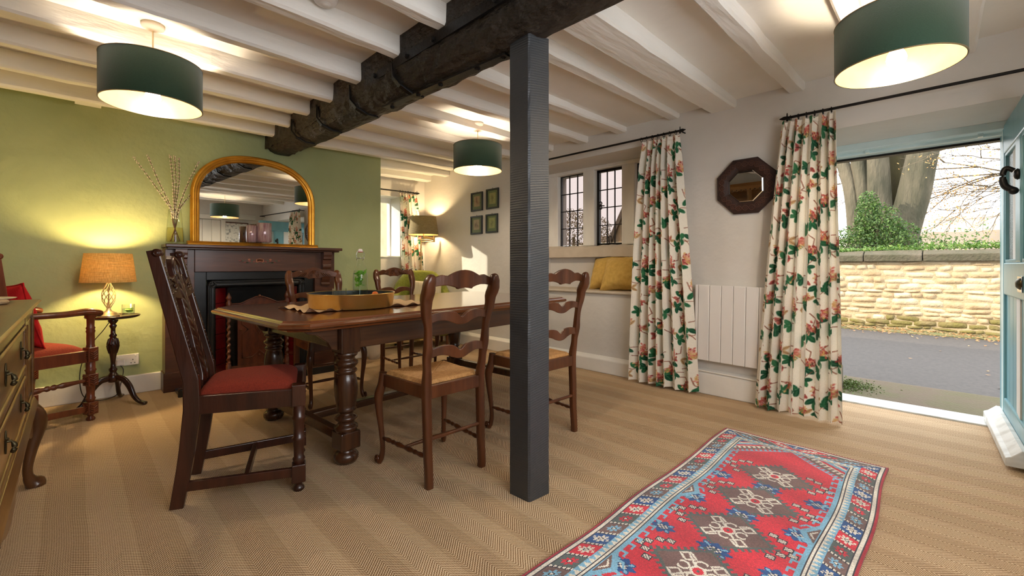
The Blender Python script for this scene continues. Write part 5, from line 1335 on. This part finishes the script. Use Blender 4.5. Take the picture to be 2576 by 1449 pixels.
# local +y = facing direction
def pillow(name, c, d, m, parent, p_=4, n=14, rot=(0, 0, 0), puff=.0):
    def f(sg, ax):
        pass
    g = G(); vs, fs = [], []
    g.box(c[0] - d[0] / 2, c[0] + d[0] / 2, c[1] - d[1] / 2, c[1] + d[1] / 2, c[2] - d[2] / 2, c[2] + d[2] / 2)
    o = g.build(name, m, parent, rot=rot, bevel=min(d) * .3, seg=5)
    for p__ in o.data.polygons: p__.use_smooth = True
    return o
pillow('seat_base', (0, .02, .25), (.60, .54, .22), m_greenchair, ac)
pillow('seat_cushion', (0, .06, .40), (.50, .50, .14), m_greenchair, ac)
g = G(); rings = []
for i in range(21):
    t = i / 20; a = PI * t
    x = .335 * math.cos(a); zt = interp(abs(2 * t - 1), [(0, .935), (.35, .92), (.6, .80), (.8, .66), (1, .62)])
    y = -.27 * math.sin(a) ** .7 + .02 + (.24 * (abs(2 * t - 1) > .86) * (abs(2 * t - 1) - .86) / .14)
    nx_, ny_ = -math.cos(a) * .8, math.sin(a)
    nl = math.hypot(nx_, ny_); nx_, ny_ = nx_ / nl * .05, ny_ / nl * .05
    rings.append([(x - nx_, y - ny_, .14), (x - nx_ * 1.1, y - ny_ * 1.1, zt - .03), (x - nx_ * .5, y - ny_ * .5, zt), (x + nx_ * .5, y + ny_ * .5, zt), (x + nx_ * 1.1, y + ny_ * 1.1, zt - .03), (x + nx_, y + ny_, .14)])
g.loft(rings, True).build('tub_back', m_greenchair, ac, fix=True)
for x in (-.27, .27):
    for y in (.24, -.2): G().tube([(x, y, .15), (x, y, 0)], [.022, .015], 8).build('foot', m_chair, ac)
cushion('striped_cushion', 'ribbed cream cushion on the green armchair', 'cushion', m_stripe, (3.08, 4.56, .475), (math.radians(20), 0, math.radians(180 - 27)), .40, .36, .13, seed=8)

fl = thing('floor_lamp', 'brass swing-arm floor lamp with beige shade in the far corner', 'floor lamp', (3.29, 5.02, 0)); o_ = off(fl)
G().lathe([(0, 0), (.13, 0), (.13, .01), (.11, .018), (.02, .025), (.012, .04)], 32).build('lamp_base', m_nickel, fl)
G().tube([(0, 0, .03), (0, 0, 1.345)], .010, 12).build('pole', m_nickel, fl)
g = G()
for z_ in (1.318, 1.342): g.tube([(3.29, 5.02, z_), (3.415, 4.895, z_)], .006, 8)
g.tube([(3.415, 4.895, 1.345), (3.27, 4.93, 1.362)], .006, 8).tube([(3.415, 4.895, 1.36), (3.27, 4.93, 1.38)], .006, 8)
g.tube([(3.415, 4.895, 1.31), (3.415, 4.895, 1.39)], .013, 10)
g.build('swing_arm', m_nickel, fl, loc=o_)
G().tube([(3.27, 4.93, 1.35), (3.27, 4.93, 1.50)], .007, 8).build('lamp_holder', m_nickel, fl, loc=o_)
sh_ = shade(fl, m_shadeF, .197, .165, 1.402, 1.64, m_shadeIn); sh_.location = (3.27 - 3.29, 4.93 - 5.02, 0)
G().ball((3.27, 4.93, 1.53), (.03, .03, .036), 16, 10).build('bulb', m_bulbF, fl, loc=o_)
pot = thing('white_pot', 'white ceramic pot on the carpet by the chimney breast corner', 'pot', (2.27, 4.36, 0)); G().lathe([(0, 0), (.058, 0), (.070, .12), (.076, .19), (.078, .20), (.073, .20), (.056, .012), (0, .010)], 32, caps=False).build('pot_body', m_bin, pot)
cb = thing('floor_flex', 'thin black flex trailing over the carpet beside the green armchair', 'cable', (2.9, 4.7, 0)); G().tube(spline([(2.43, 5.1, .006), (2.6, 4.8, .006), (2.85, 4.86, .006), (3.1, 5.15, .006), (3.26, 5.12, .008)], 8), .005, 6).build('flex', m_cordk, cb, loc=off(cb))
G().cbox((2.84, 4.86, .014), (.07, .035, .024)).build('inline_switch', m_cordk, cb, loc=off(cb), bevel=.006)

def printgrid(name, w_, h_, nx, ny, fn, parent, m, loc):
    """flat print facing -X: local y,z"""
    g = G().grid(lambda u, v: (0, w_ * (.5 - u), h_ * (v - .5)), nx, ny, False); me = g.mesh(name, m)
    at_ = me.attributes.new('print', 'FLOAT_COLOR', 'FACE')
    cols = np.ones((nx * ny, 4), np.float32)
    for j in range(ny):
        for i in range(nx): cols[j * nx + i, :3] = lin(fn((i + .5) / nx, (j + .5) / ny))
    at_.data.foreach_set('color', cols.ravel())
    return piece(me, name, parent, loc)
for k, (y0, y1, z0, z1, lab, base, fig) in enumerate([(3.99, 4.207, 1.663, 1.893, 'upper left of the four small framed engravings, reddish print', (178, 150, 118), (120, 80, 72)), (3.709, 3.924, 1.667, 1.905, 'upper right of the four small framed engravings, greenish print', (168, 160, 108), (110, 100, 66)),
                           (3.997, 4.214, 1.38, 1.604, 'lower left of the four small framed engravings, pale figure print', (170, 150, 120), (96, 74, 62)), (3.722, 3.931, 1.383, 1.606, 'lower right of the four small framed engravings, green-grey print', (158, 158, 108), (116, 116, 80))]):
    t_ = thing('framed_print', lab, 'picture', (3.498, (y0 + y1) / 2, (z0 + z1) / 2), 0, 'small framed engravings on the right wall')
    w_, h_ = (y1 - y0) / 2, (z1 - z0) / 2; f_ = .020
    G().box(-.02, 0, -w_, -w_ + f_, -h_, h_).box(-.02, 0, w_ - f_, w_, -h_, h_).box(-.02, 0, -w_ + f_, w_ - f_, h_ - f_, h_).box(-.02, 0, -w_ + f_, w_ - f_, -h_, -h_ + f_).build('frame', m_picframe, t_, bevel=.004)
    G().box(-.008, -.001, -w_ + f_, w_ - f_, -h_ + f_, h_ - f_).build('mount', m_mount, t_)
    r_ = random.Random(60 + k); bl = [(r_.uniform(.25, .75), r_.uniform(.2, .8), r_.uniform(.06, .2), r_.uniform(.08, .25), r_.random()) for _ in range(9)] + [(.5, .5, .16, .34, .9), (.5, .78, .1, .1, .4)]
    def fn(u, v, bl=bl, base=base, fig=fig, r_=r_):
        c = list(base)
        for (a, b_, ra, rb_, s) in bl:
            d = ((u - a) / ra) ** 2 + ((v - b_) / rb_) ** 2
            if d < 1: c = [q * (1 - .55 * (1 - d) * s) + f__ * .55 * (1 - d) * s for q, f__ in zip(c, fig)]
        n_ = r_.uniform(-14, 14); return [max(0, min(255, q + n_)) for q in c]
    printgrid('engraving', (w_ - f_) * 1.25, (h_ - f_) * 1.35, 26, 36, fn, t_, m_print, (-.0087, 0, .004))
    G().box(-.0105, -.010, -w_ + f_, w_ - f_, -h_ + f_, h_ - f_).build('glazing', m_clearglass, t_)
    G().torus((-.006, 0, h_ + .004), .006, .0015, 12, 6, 'x').build('hanging_ring', m_iron, t_)

# ------------------------------------------------------------------ octagonal mirror, radiator, window seat cushions
om = thing('octagonal_mirror', 'octagonal mirror in a carved dark wooden frame on the right wall', 'mirror', (3.492, 1.056, 1.58), (0, math.radians(-2.0), 0))
def octa(flat, x): R_ = flat / math.cos(PI / 8); return [(x, R_ * math.cos(PI / 8 + PI / 4 * k), R_ * math.sin(PI / 8 + PI / 4 * k)) for k in range(8)]
G().loft([octa(.2, 0), octa(.2, -.018), octa(.192, -.026), octa(.150, -.029), octa(.126, -.022), octa(.118, -.014), octa(.118, 0)], False, False).build('carved_frame', m_octo, om, bevel=.002)
g = G()
for k in range(8):
    a0, a1 = PI / 8 + PI / 4 * k, PI / 8 + PI / 4 * (k + 1)
    p0 = Vector((math.cos(a0), math.sin(a0))) * (.160 / math.cos(PI / 8)); p1 = Vector((math.cos(a1), math.sin(a1))) * (.160 / math.cos(PI / 8))
    dr = (p1 - p0).normalized(); nr = Vector((dr.y, -dr.x)); ln = (p1 - p0).length
    for sg in (-1, 1): g.tube([(-.029, *(p0 + dr * ln * i / 24 + nr * (sg * .018 * math.sin(i / 24 * 3 * PI)))) for i in range(25)], .0028, 6)
    for q in (1 / 6, .5, 5 / 6): c_ = p0 + dr * ln * q; g.torus((-.029, c_.x, c_.y), .007, .0025, 12, 6, 'x')
g.build('interlaced_carving', m_octoh, om)
gl_ = G().add(octa(.108, -.012), [tuple(range(8))[::-1]]).build('mirror_glass', m_mirror, om)
vs = octa(.119, -.0105) + octa(.108, -.012)
G().add([(x + (.004 if i < 8 else 0), y, z) for i, (x, y, z) in enumerate(vs)], [(k, (k + 1) % 8, 8 + (k + 1) % 8, 8 + k) for k in range(8)]).build('mirror_bevel', m_mirror, om)

ra = thing('panel_radiator', 'white electric panel radiator under the octagonal mirror', 'radiator', (3.44, 1.14, .265), (math.radians(.9), 0, 0))
G().box(.0, .055, -.26, .265, .01, .575).build('radiator_case', m_radiator, ra, bevel=.006)
G().box(-.012, .02, .248, .272, 0, .58).build('end_panel', m_radiator, ra, bevel=.004)
for k in range(6):
    a = .245 - .085 * k
    G().box(-.018, .012, a - .0825, a, 0, .58).build('panel', m_radiator, ra, bevel=.005)
G().tube([(3.452, 1.50, .178), (3.452, 1.2, .176), (3.452, .9, .172)], .006, 8).build('radiator_cable', m_trimw, ra, loc=(-3.44, -1.14, -.265))
GC = 'mustard yellow window seat cushions'
cushion('yellow_cushion', 'mustard yellow cushion on the window seat, the rear one on the left', 'cushion', m_mustard, (3.72, 2.41, .765), (math.radians(-28), math.radians(-6), math.radians(-90)), .40, .37, .21, m_mustpipe, GC, 4)
cushion('yellow_cushion', 'mustard yellow cushion on the window seat, the front one next to the curtain', 'cushion', m_mustard, (3.62, 2.19, .757), (math.radians(-33), math.radians(-3), math.radians(-82)), .42, .38, .23, m_mustpipe, GC, 6)

# ------------------------------------------------------------------ printed chintz curtains
class Canvas:
    def __init__(s, w, h, base, k=2): s.k = k; s.w, s.h = w * k, h * k; s.a = np.ones((h * k, w * k, 3)) * np.array(base, float)
    def poly(s, mask, col):
        s.a[mask] = col
    def ell(s, cx, cy, rx, ry, ang, col, wrap=True, vein=None):
        cx, cy, rx, ry = cx * s.k, cy * s.k, rx * s.k, ry * s.k
        for ox in ((-s.w, 0, s.w) if wrap else (0,)):
            for oy in ((-s.h, 0, s.h) if wrap else (0,)):
                x0, y0 = cx + ox, cy + oy; R_ = int(max(rx, ry)) + 2
                xa, xb, ya, yb = max(0, int(x0) - R_), min(s.w, int(x0) + R_ + 1), max(0, int(y0) - R_), min(s.h, int(y0) + R_ + 1)
                if xa >= xb or ya >= yb: continue
                yy, xx = np.mgrid[ya:yb, xa:xb]; dx, dy = xx - x0, yy - y0
                u = dx * math.cos(ang) + dy * math.sin(ang); v = -dx * math.sin(ang) + dy * math.cos(ang)
                k = (np.abs(u) / rx) ** 1.6 + (np.abs(v) / ry) ** 2
                s.a[ya:yb, xa:xb][k < 1] = col
                if vein is not None: s.a[ya:yb, xa:xb][(k < 1) & (np.abs(v) < .8)] = vein
    def line(s, pts, wd, col):
        for (xa, ya), (xb, yb) in zip(pts, pts[1:]):
            n = int(max(abs(xb - xa), abs(yb - ya)) * 3) + 1
            for i in range(n + 1): s.ell(xa + (xb - xa) * i / n, ya + (yb - ya) * i / n, wd, wd, 0, col)
cv = Canvas(168, 210, (246, 240, 226))                      # one repeat, 3.5 mm a cell
rc = random.Random(5)
GRN = [(30, 96, 62), (22, 78, 54), (46, 112, 72)]; RED = [(184, 84, 78), (204, 112, 100), (222, 150, 132), (166, 62, 62)]; GLD = [(216, 170, 104), (222, 188, 132)]; TAN = [(206, 176, 128), (192, 160, 112)]; BRN = (142, 84, 62)
def leafsprig(x, y, a, s):
    cv.line([(x - 26 * s * math.cos(a), y - 26 * s * math.sin(a)), (x - 8 * s * math.cos(a + .5), y - 8 * s * math.sin(a + .5)), (x, y)], .7, BRN)
    for k, (da, r_) in enumerate(((0, 13), (1.1, 10), (-1.0, 10), (2.3, 8))):
        aa = a + da; cv.ell(x + math.cos(aa) * r_ * s, y + math.sin(aa) * r_ * s, 9.5 * s, 5.2 * s, aa, rc.choice(GRN), vein=(70, 130, 90))
def bloom(x, y, a, s):
    for k in range(15):
        aa = a + (k - 7) * .23; L1 = rc.uniform(9, 17) * s
        cv.line([(x + math.cos(aa) * 4, y + math.sin(aa) * 4), (x + math.cos(aa) * L1, y + math.sin(aa) * L1)], .75 * s, rc.choice(RED + GLD[:1]))
        cv.ell(x + math.cos(aa) * L1, y + math.sin(aa) * L1, 2.6 * s, 1.6 * s, aa, rc.choice(GLD + RED))
    for k in range(6): cv.ell(x + rc.gauss(0, 3.5 * s), y + rc.gauss(0, 3.5 * s), 2.4 * s, 1.5 * s, rc.uniform(0, 3), rc.choice(RED))
    cv.line([(x, y), (x - 14 * s * math.cos(a), y - 14 * s * math.sin(a)), (x - 24 * s * math.cos(a + .6), y - 24 * s * math.sin(a + .6))], .8, BRN)
def tanleaf(x, y, a, s):
    for d in (-.6, .6): cv.ell(x + 8 * s * math.cos(a + d), y + 8 * s * math.sin(a + d), 9 * s, 4 * s, a + d, rc.choice(TAN), vein=BRN)
def moth(x, y, a, s):
    for d in (-.8, .8): cv.ell(x + 5 * s * math.cos(a + d), y + 5 * s * math.sin(a + d), 6 * s, 3.2 * s, a + d, rc.choice(RED[:2]), vein=(110, 60, 60))
    cv.line([(x - 4, y), (x + 6 * math.cos(a), y + 6 * math.sin(a))], .8, (90, 60, 50))
for i, (x, y) in enumerate(((22, 30), (78, 18), (130, 40), (50, 92), (110, 98), (150, 130), (24, 150), (82, 160), (126, 188))):
    a = (2.2, .7, 1.4, 2.8, .3, 1.9, .8, 2.0, 1.2)[i]
    leafsprig(x + 10, y + 16, a + 1.2, .95); tanleaf(x - 14, y + 10, a + 2.4, .8); bloom(x, y, a, 1.0)
for x, y in ((50, 48), (100, 62), (10, 100), (76, 122), (138, 78), (52, 190), (110, 140), (160, 8), (104, 200)): leafsprig(x, y, rc.uniform(0, 6.2), .75)
for x, y in ((60, 62), (140, 105), (30, 120), (100, 180)): moth(x, y, rc.uniform(0, 6), 1.0)
cv.a = sum(np.roll(np.roll(cv.a, i_, 0), j_, 1) for i_ in (-1, 0, 1) for j_ in (-1, 0, 1)) / 9
PRINT = np.where(cv.a <= 10.31, cv.a / 3294.6, ((cv.a / 255 + .055) / 1.055) ** 2.4).astype(np.float32)

def curtain(name, label, loc, axis, top, bot, z0, z1, folds, amp, seed, nu, nv, fabric):
    """hung from the rod at loc; axis 'y' runs along the right wall, 'x' along the far wall. top/bot: (start, end) along that axis"""
    t_ = thing(name, label, 'curtain', loc, 0, 'floral chintz curtains')
    rq = random.Random(seed); ph = [rq.uniform(-.5, .5) for _ in range(folds + 2)]
    u = np.linspace(0, 1, nu + 1)[None, :]; v = np.linspace(0, 1, nv + 1)[:, None]
    phv = np.interp(u[0] * folds, np.arange(folds + 2), ph)[None, :]
    wob = .25 * np.sin(3 * v + seed)
    th = 2 * np.pi * (u * folds + phv * .5 + wob * .25)
    fade = np.clip((1 - v) / .12, 0, 1)
    A = amp * (0.35 + .65 * fade ** .7) * (1 + .1 * (1 - v)) * (0.75 + .5 * np.abs(np.sin(5.1 * u + seed)))
    sw = (v ** 1.25)
    a0 = bot[0] + (top[0] - bot[0]) * sw; a1 = bot[1] + (top[1] - bot[1]) * sw
    along = a0 + (a1 - a0) * u + .010 * np.sin(2 * th) * (1 - .5 * v)
    acr = A * np.sin(th) + .012 * np.sin(4 * v + seed) - .04 * (1 - v)
    zz = z0 + (z1 - z0) * v + .008 * np.cos(th) * (v > .985) + .003 * np.sin(th * .5) * (v < .02) + 0 * u
    co = np.empty((nv + 1, nu + 1, 3), np.float32)
    if axis == 'y': co[..., 0], co[..., 1] = acr - loc[0] * 0, along - loc[1]
    else: co[..., 0], co[..., 1] = along - loc[0], acr
    co[..., 2] = zz - loc[2]
    me = bpy.data.meshes.new(name)
    me.vertices.add((nu + 1) * (nv + 1)); me.vertices.foreach_set('co', co.ravel())
    i, j = np.meshgrid(np.arange(nu), np.arange(nv)); b_ = (j * (nu + 1) + i).ravel()
    f = np.stack([b_, b_ + 1, b_ + nu + 2, b_ + nu + 1], 1).astype(np.int32)
    me.loops.add(f.size); me.loops.foreach_set('vertex_index', f.ravel())
    me.polygons.add(len(f)); me.polygons.foreach_set('loop_start', np.arange(0, f.size, 4, dtype=np.int32)); me.polygons.foreach_set('use_smooth', np.ones(len(f), bool))
    me.update()
    iu = ((u * fabric / .00175 + seed * 31).astype(int) % cv.w) + 0 * v.astype(int); iv = (((z1 - zz) / .00175 + seed * 17).astype(int) % cv.h)
    col = np.ones(((nv + 1) * (nu + 1), 4), np.float32); col[:, :3] = PRINT[iv, iu].reshape(-1, 3)
    at_ = me.attributes.new('print', 'FLOAT_COLOR', 'POINT'); at_.data.foreach_set('color', col.ravel())
    me.materials.append(m_curtain); me.validate()
    o = bpy.data.objects.new('curtain_cloth', me); COL.objects.link(o); o.parent = t_
    return t_
def rod(name, label, p0, p1, rings_, fin):
    t_ = thing(name, label, 'curtain rod', p0, 0, 'black iron curtain rods'); o_ = off(t_)
    G().tube([p0, p1], .009, 10).build('pole', m_iron, t_, loc=o_)
    d = (Vector(p1) - Vector(p0)).normalized()
    for k, f_ in enumerate(fin):
        e = Vector(p0 if f_ == 0 else p1); s = -1 if f_ == 0 else 1
        G().tube([tuple(e), tuple(e + d * s * .02), tuple(e + d * s * .045)], [.012, .013, .003], 8).tube([tuple(e + Vector((0, 0, -.022))), tuple(e + Vector((0, 0, .032)))], [.007, .003], 8).build('finial', m_iron, t_, loc=o_)
    for e in (p0, p1):
        ev = Vector(e); w_ = Vector((3.5, e[1], e[2])) if abs(d.y) > .5 else Vector((e[0], 5.25, e[2]))
        G().tube([tuple(ev), tuple(w_)], .006, 6).build('bracket', m_iron, t_, loc=o_)
    for q in rings_:
        G().torus((q[0], q[1], q[2] - .006), .017, .0025, 16, 6, 'y' if abs(d.y) > .5 else 'x').build('curtain_ring', m_iron, t_, loc=o_)
    return t_
CR = 3.405
rod('curtain_rod', 'black iron curtain rod over the front door', (CR, -.80, 1.99), (CR, .775, 1.995), [(CR, .53 + .045 * k, 1.995) for k in range(6)], (1,))
rod('curtain_rod', 'black iron curtain rod over the mullioned window', (CR, 3.33, 2.075), (CR, 1.515, 2.07), [(CR, 1.55 + .05 * k, 2.07) for k in range(7)], (1,))
rod('curtain_rod', 'black iron curtain rod over the far recess window', (2.47, 5.165, 1.975), (3.32, 5.165, 1.985), [(3.06 + .04 * k, 5.165, 1.985) for k in range(7)], (1,))
curtain('curtain', 'floral chintz curtain gathered at the left side of the open front door', (CR, .65, 1.965), 'y', (.505, .80), (.475, .965), .015, 1.968, 7, .036, 1, 460, 620, 1.15)
curtain('curtain', 'floral chintz curtain gathered at the right of the mullioned window', (CR, 1.68, 2.04), 'y', (1.52, 1.835), (1.375, 1.955), .02, 2.045, 7, .036, 2, 460, 620, 1.15)
curtain('curtain', 'floral chintz curtain behind the floor lamp in the far recess', (3.2, 5.165, 1.96), 'x', (3.065, 3.31), (3.05, 3.42), .02, 1.962, 6, .03, 3, 220, 340, .9)

# ------------------------------------------------------------------ knotted rug
RL, RW = 490, 188
B = {'red': (220, 50, 68), 'white': (236, 228, 214), 'blue': (34, 84, 146), 'navy': (34, 58, 104), 'sky': (132, 186, 214), 'grey': (92, 104, 102), 'brown': (122, 94, 90), 'dark': (58, 56, 66), 'edge': (176, 40, 58)}
rg = np.zeros((RL, RW, 3)); rg[:] = B['red']
I, J = np.mgrid[0:RL, 0:RW].astype(float)
def put(mask, c): rg[mask] = B[c]
CJ = (RW - 1) / 2
s_ = np.minimum(J, RW - 1 - J) * 1.36                               # distance from the nearer long side
e_ = np.minimum(s_, I * 1.36)                                        # distance from the nearest bound edge
# field furniture first, borders over it
D = np.abs(J - CJ)
put((I + 0 * J) >= 0, 'red')
for k in range(6):
    ci = 122 + 74 * k
    a = np.abs(I - ci) / 37 + D / 42
    hook = ((np.floor((np.abs(I - ci) - D) / 4.2)) % 2 == 0)
    put((a < .94) & (a >= .84), 'grey'); put((a >= .94) & (a < 1.08) & hook, 'grey'); put(a < .84, 'brown')
    for sg in (-1, 1):
        put((np.abs((I - ci) * .80 - sg * (J - CJ)) < 1.25) & (np.abs(I - ci) < 19) & (np.abs(I - ci) > 3), 'white')
    for oi, oj in ((-13, -13), (-13, 13), (13, -13), (13, 13)):
        q = np.abs(I - ci - oi) / 6 + np.abs(J - CJ - oj) / 7; put((q < 1.2) & (q > .80), 'white')
    for oi, oj in ((0, -12), (0, 12), (-9, 0), (9, 0)):
        q = np.hypot(I - ci - oi, J - CJ - oj); put((q < 5.6) & (q > 3.7) & ((I - ci) * oj + (J - CJ) * 0 > -99) & (np.abs(J - CJ - oj) + np.abs(I - ci - oi) > 4) & ((J - CJ) * np.sign(oj if oj else 1) < abs(oj) + 4), 'white')
    q = np.hypot(I - ci, J - CJ); put(q < 6.5, 'white'); put(q < 4.6, 'red'); put(q < 1.5, 'grey')
    for oi, dj in ((37, 0), (37, 47)):
        for sg in ((-1, 1) if dj else (1,)):
            z_ = 1.0 if dj else .82; q = np.hypot((I - ci - oi) * 1.25, (J - CJ - sg * dj) * z_); an = np.arctan2((I - ci - oi) * 1.25, (J - CJ - sg * dj) * z_)
            rad_ = 11 + 1.8 * np.cos(8 * an)
            put((q < rad_), 'blue'); put((q < rad_ - 1.6) & (q > 5.5) & (np.cos(8 * an) > .3) & (np.floor((an + 9.2) * 4 / np.pi) % 2 == 0), 'sky'); put(q < 5.2, 'navy'); put((q < 4.8) & ((np.floor(I / 2) + np.floor(J / 2)) % 2 == 0), 'white')
    for oi, oj in ((-17, 40), (-8, 47), (4, 44), (13, 38), (-21, 32), (-1, 52)):
        for sg in (-1, 1):
            x, y = I - ci - oi, (J - CJ) * sg - oj
            put((np.abs(x) < 3.2) & (np.abs(y) < 3.6), 'dark'); put((np.abs(x) < 2.6) & (np.abs(y) < 2.8) & ((np.floor(x + y) % 3) != 0), 'white')
# light blue hooked fringe along the field sides, with V notches
fe = 46
notch = np.maximum(0, 15 - np.abs(((I - 96 - 42) % 168) - 84) * .75)
put((s_ < fe + 4 + notch), 'sky'); put((notch > 5) & (s_ < fe + notch - 4) , 'brown'); put((notch > 9) & (s_ < fe + notch - 7) & (s_ > fe + notch - 9.5), 'white')
ph = I % 13
put((s_ >= fe + 4 + notch) & (s_ < fe + 12 + notch) & (ph < 3), 'sky'); put((s_ >= fe + 9 + notch) & (s_ < fe + 12 + notch) & (ph < 8), 'sky')
# far end triangles
tri = (I - 38) + (s_ - 44) * 0.62
endm = (I < 108) & (tri < 46)
put(endm, 'sky'); put(endm & (tri < 44) & (np.floor((I - s_) / 5) % 2 == 0) & (tri > 36), 'red')
put(endm & (tri < 38), 'brown'); put(endm & (tri < 32), 'white'); put(endm & (tri < 32) & (tri > 24) & (np.floor((I - s_ * 1.2) / 6) % 2 == 0), 'brown')
put(endm & (tri < 22), 'red'); put(endm & (tri < 16), 'sky'); put(endm & (tri < 10), 'white'); put(endm & (tri < 6), 'red'); put(endm & (tri < 2.5) , 'blue')
# borders
put(e_ < 46, 'sky'); put(e_ < 44, 'dark'); put(e_ < 43, 'white'); put(e_ < 39.5, 'dark')
saw = np.where(s_ < I * 1.36, I, J) * 1.36
put((e_ >= 31) & (e_ < 39), 'white'); put((e_ >= 31) & (e_ < 39) & ((np.abs((saw % 9) - 4.5) * 1.75) > (e_ - 31)), 'sky'); put((e_ >= 30) & (e_ < 31.2), 'dark')
slant = np.where(s_ <= I * 1.36, I + (s_ - 18) * .45, np.abs(J - CJ) + I * 1.3)
per = 22.0
idx = np.floor(slant / per).astype(int) % 4
pcs = ['blue', 'red', 'grey', 'brown']
bm_ = (e_ >= 9) & (e_ < 30)
for k, c in enumerate(pcs): put(bm_ & (idx == k), c)
fr_ = slant % per
put(bm_ & (fr_ < 2.6), 'white'); put(bm_ & (fr_ < 2.6) & (np.floor(e_) % 4 == 0), 'dark'); put(bm_ & (fr_ >= 2.6) & (fr_ < 3.6), 'dark')
x, y = (fr_ - per / 2 - 1.5) * 1.25, e_ - 19.5; q = np.hypot(x, y); an = np.arctan2(y, x); star = q < 6.2 + 1.9 * np.cos(8 * an)
for k, c in enumerate(['white', 'white', 'red', 'sky']): put(bm_ & star & (idx == k), c)
put(bm_ & (q < 2.6), 'dark'); put(bm_ & (q < 1.5), 'white')
for oy in (-8, 8): put(bm_ & (np.hypot(x - oy * .4, y - oy) < 1.7) & (idx < 2), 'white')
put((e_ >= 7.5) & (e_ < 9), 'dark'); put((e_ >= 4) & (e_ < 7.5), 'white'); put((e_ >= 2.6) & (e_ < 4), 'dark'); put(e_ < 2.6, 'edge')
rng = np.random.default_rng(3)
rg = np.clip(rg * (1 + .05 * rng.standard_normal((RL, RW, 1)) + .06 * np.sin(I / 9 + 2 * np.sin(J / 40))[..., None]), 0, 255)
RGL = np.where(rg <= 10.31, rg / 3294.6, ((rg / 255 + .055) / 1.055) ** 2.4)
rug = thing('wool_rug', 'red and blue hand-knotted wool rug with stepped medallions on the carpet', 'rug', (2.80, .58, 0.0))
cs_ = .004
def wavy(i, j): return (-i * cs_, RW * cs_ / 2 - j * cs_ + .006 * math.sin(i * .03) + .004 * math.sin(i * .011 + 2), .009 + .0012 * math.sin(i * .05 + j * .07))
vs = np.array([wavy(i, j) for i in range(RL + 1) for j in range(RW + 1)], np.float32)
me = bpy.data.meshes.new('rug_pile'); me.vertices.add(len(vs)); me.vertices.foreach_set('co', vs.ravel())
i, j = np.meshgrid(np.arange(RL), np.arange(RW), indexing='ij'); b_ = (i * (RW + 1) + j).ravel()
f = np.stack([b_, b_ + (RW + 1), b_ + RW + 2, b_ + 1], 1).astype(np.int32)
me.loops.add(f.size); me.loops.foreach_set('vertex_index', f.ravel()); me.polygons.add(len(f)); me.polygons.foreach_set('loop_start', np.arange(0, f.size, 4, dtype=np.int32)); me.update()
at_ = me.attributes.new('print', 'FLOAT_COLOR', 'FACE'); col = np.ones((RL * RW, 4), np.float32); col[:, :3] = RGL.reshape(-1, 3); at_.data.foreach_set('color', col.ravel())
me.materials.append(m_rug); me.validate()
ro = bpy.data.objects.new('rug_pile', me); COL.objects.link(ro); ro.parent = rug
so_ = ro.modifiers.new('pile', 'SOLIDIFY'); so_.thickness = .008; so_.offset = 0

# ------------------------------------------------------------------ things the overmantel mirror shows behind the camera
fm = thing('framed_map', 'large framed pale map on the wall behind the camera', 'picture', (3.0, -.909, 1.5))
G().box(-.20, .20, 0, .02, -.30, .32).build('map_sheet', M('pale_map', (232, 232, 228), (150, 154, 156), scale=26, rough=.6, lo=.5, hi=.62, detail=8), fm)
G().box(-.22, -.20, 0, .03, -.32, .34).box(.20, .22, 0, .03, -.32, .34).box(-.22, .22, 0, .03, -.32, -.30).box(-.22, .22, 0, .03, .32, .34).build('frame', m_screen, fm, bevel=.003)
vt = thing('wall_vent', 'boxy white wall vent high on the wall behind the camera', 'vent', (3.2, -.909, 1.95))
G().box(-.16, .16, 0, .05, -.05, .05).build('vent_case', m_vent, vt, bevel=.005)
for k in range(4): G().box(-.14, .14, .05, .056, -.035 + .022 * k, -.027 + .022 * k).build('vent_slat', m_plastic, vt)
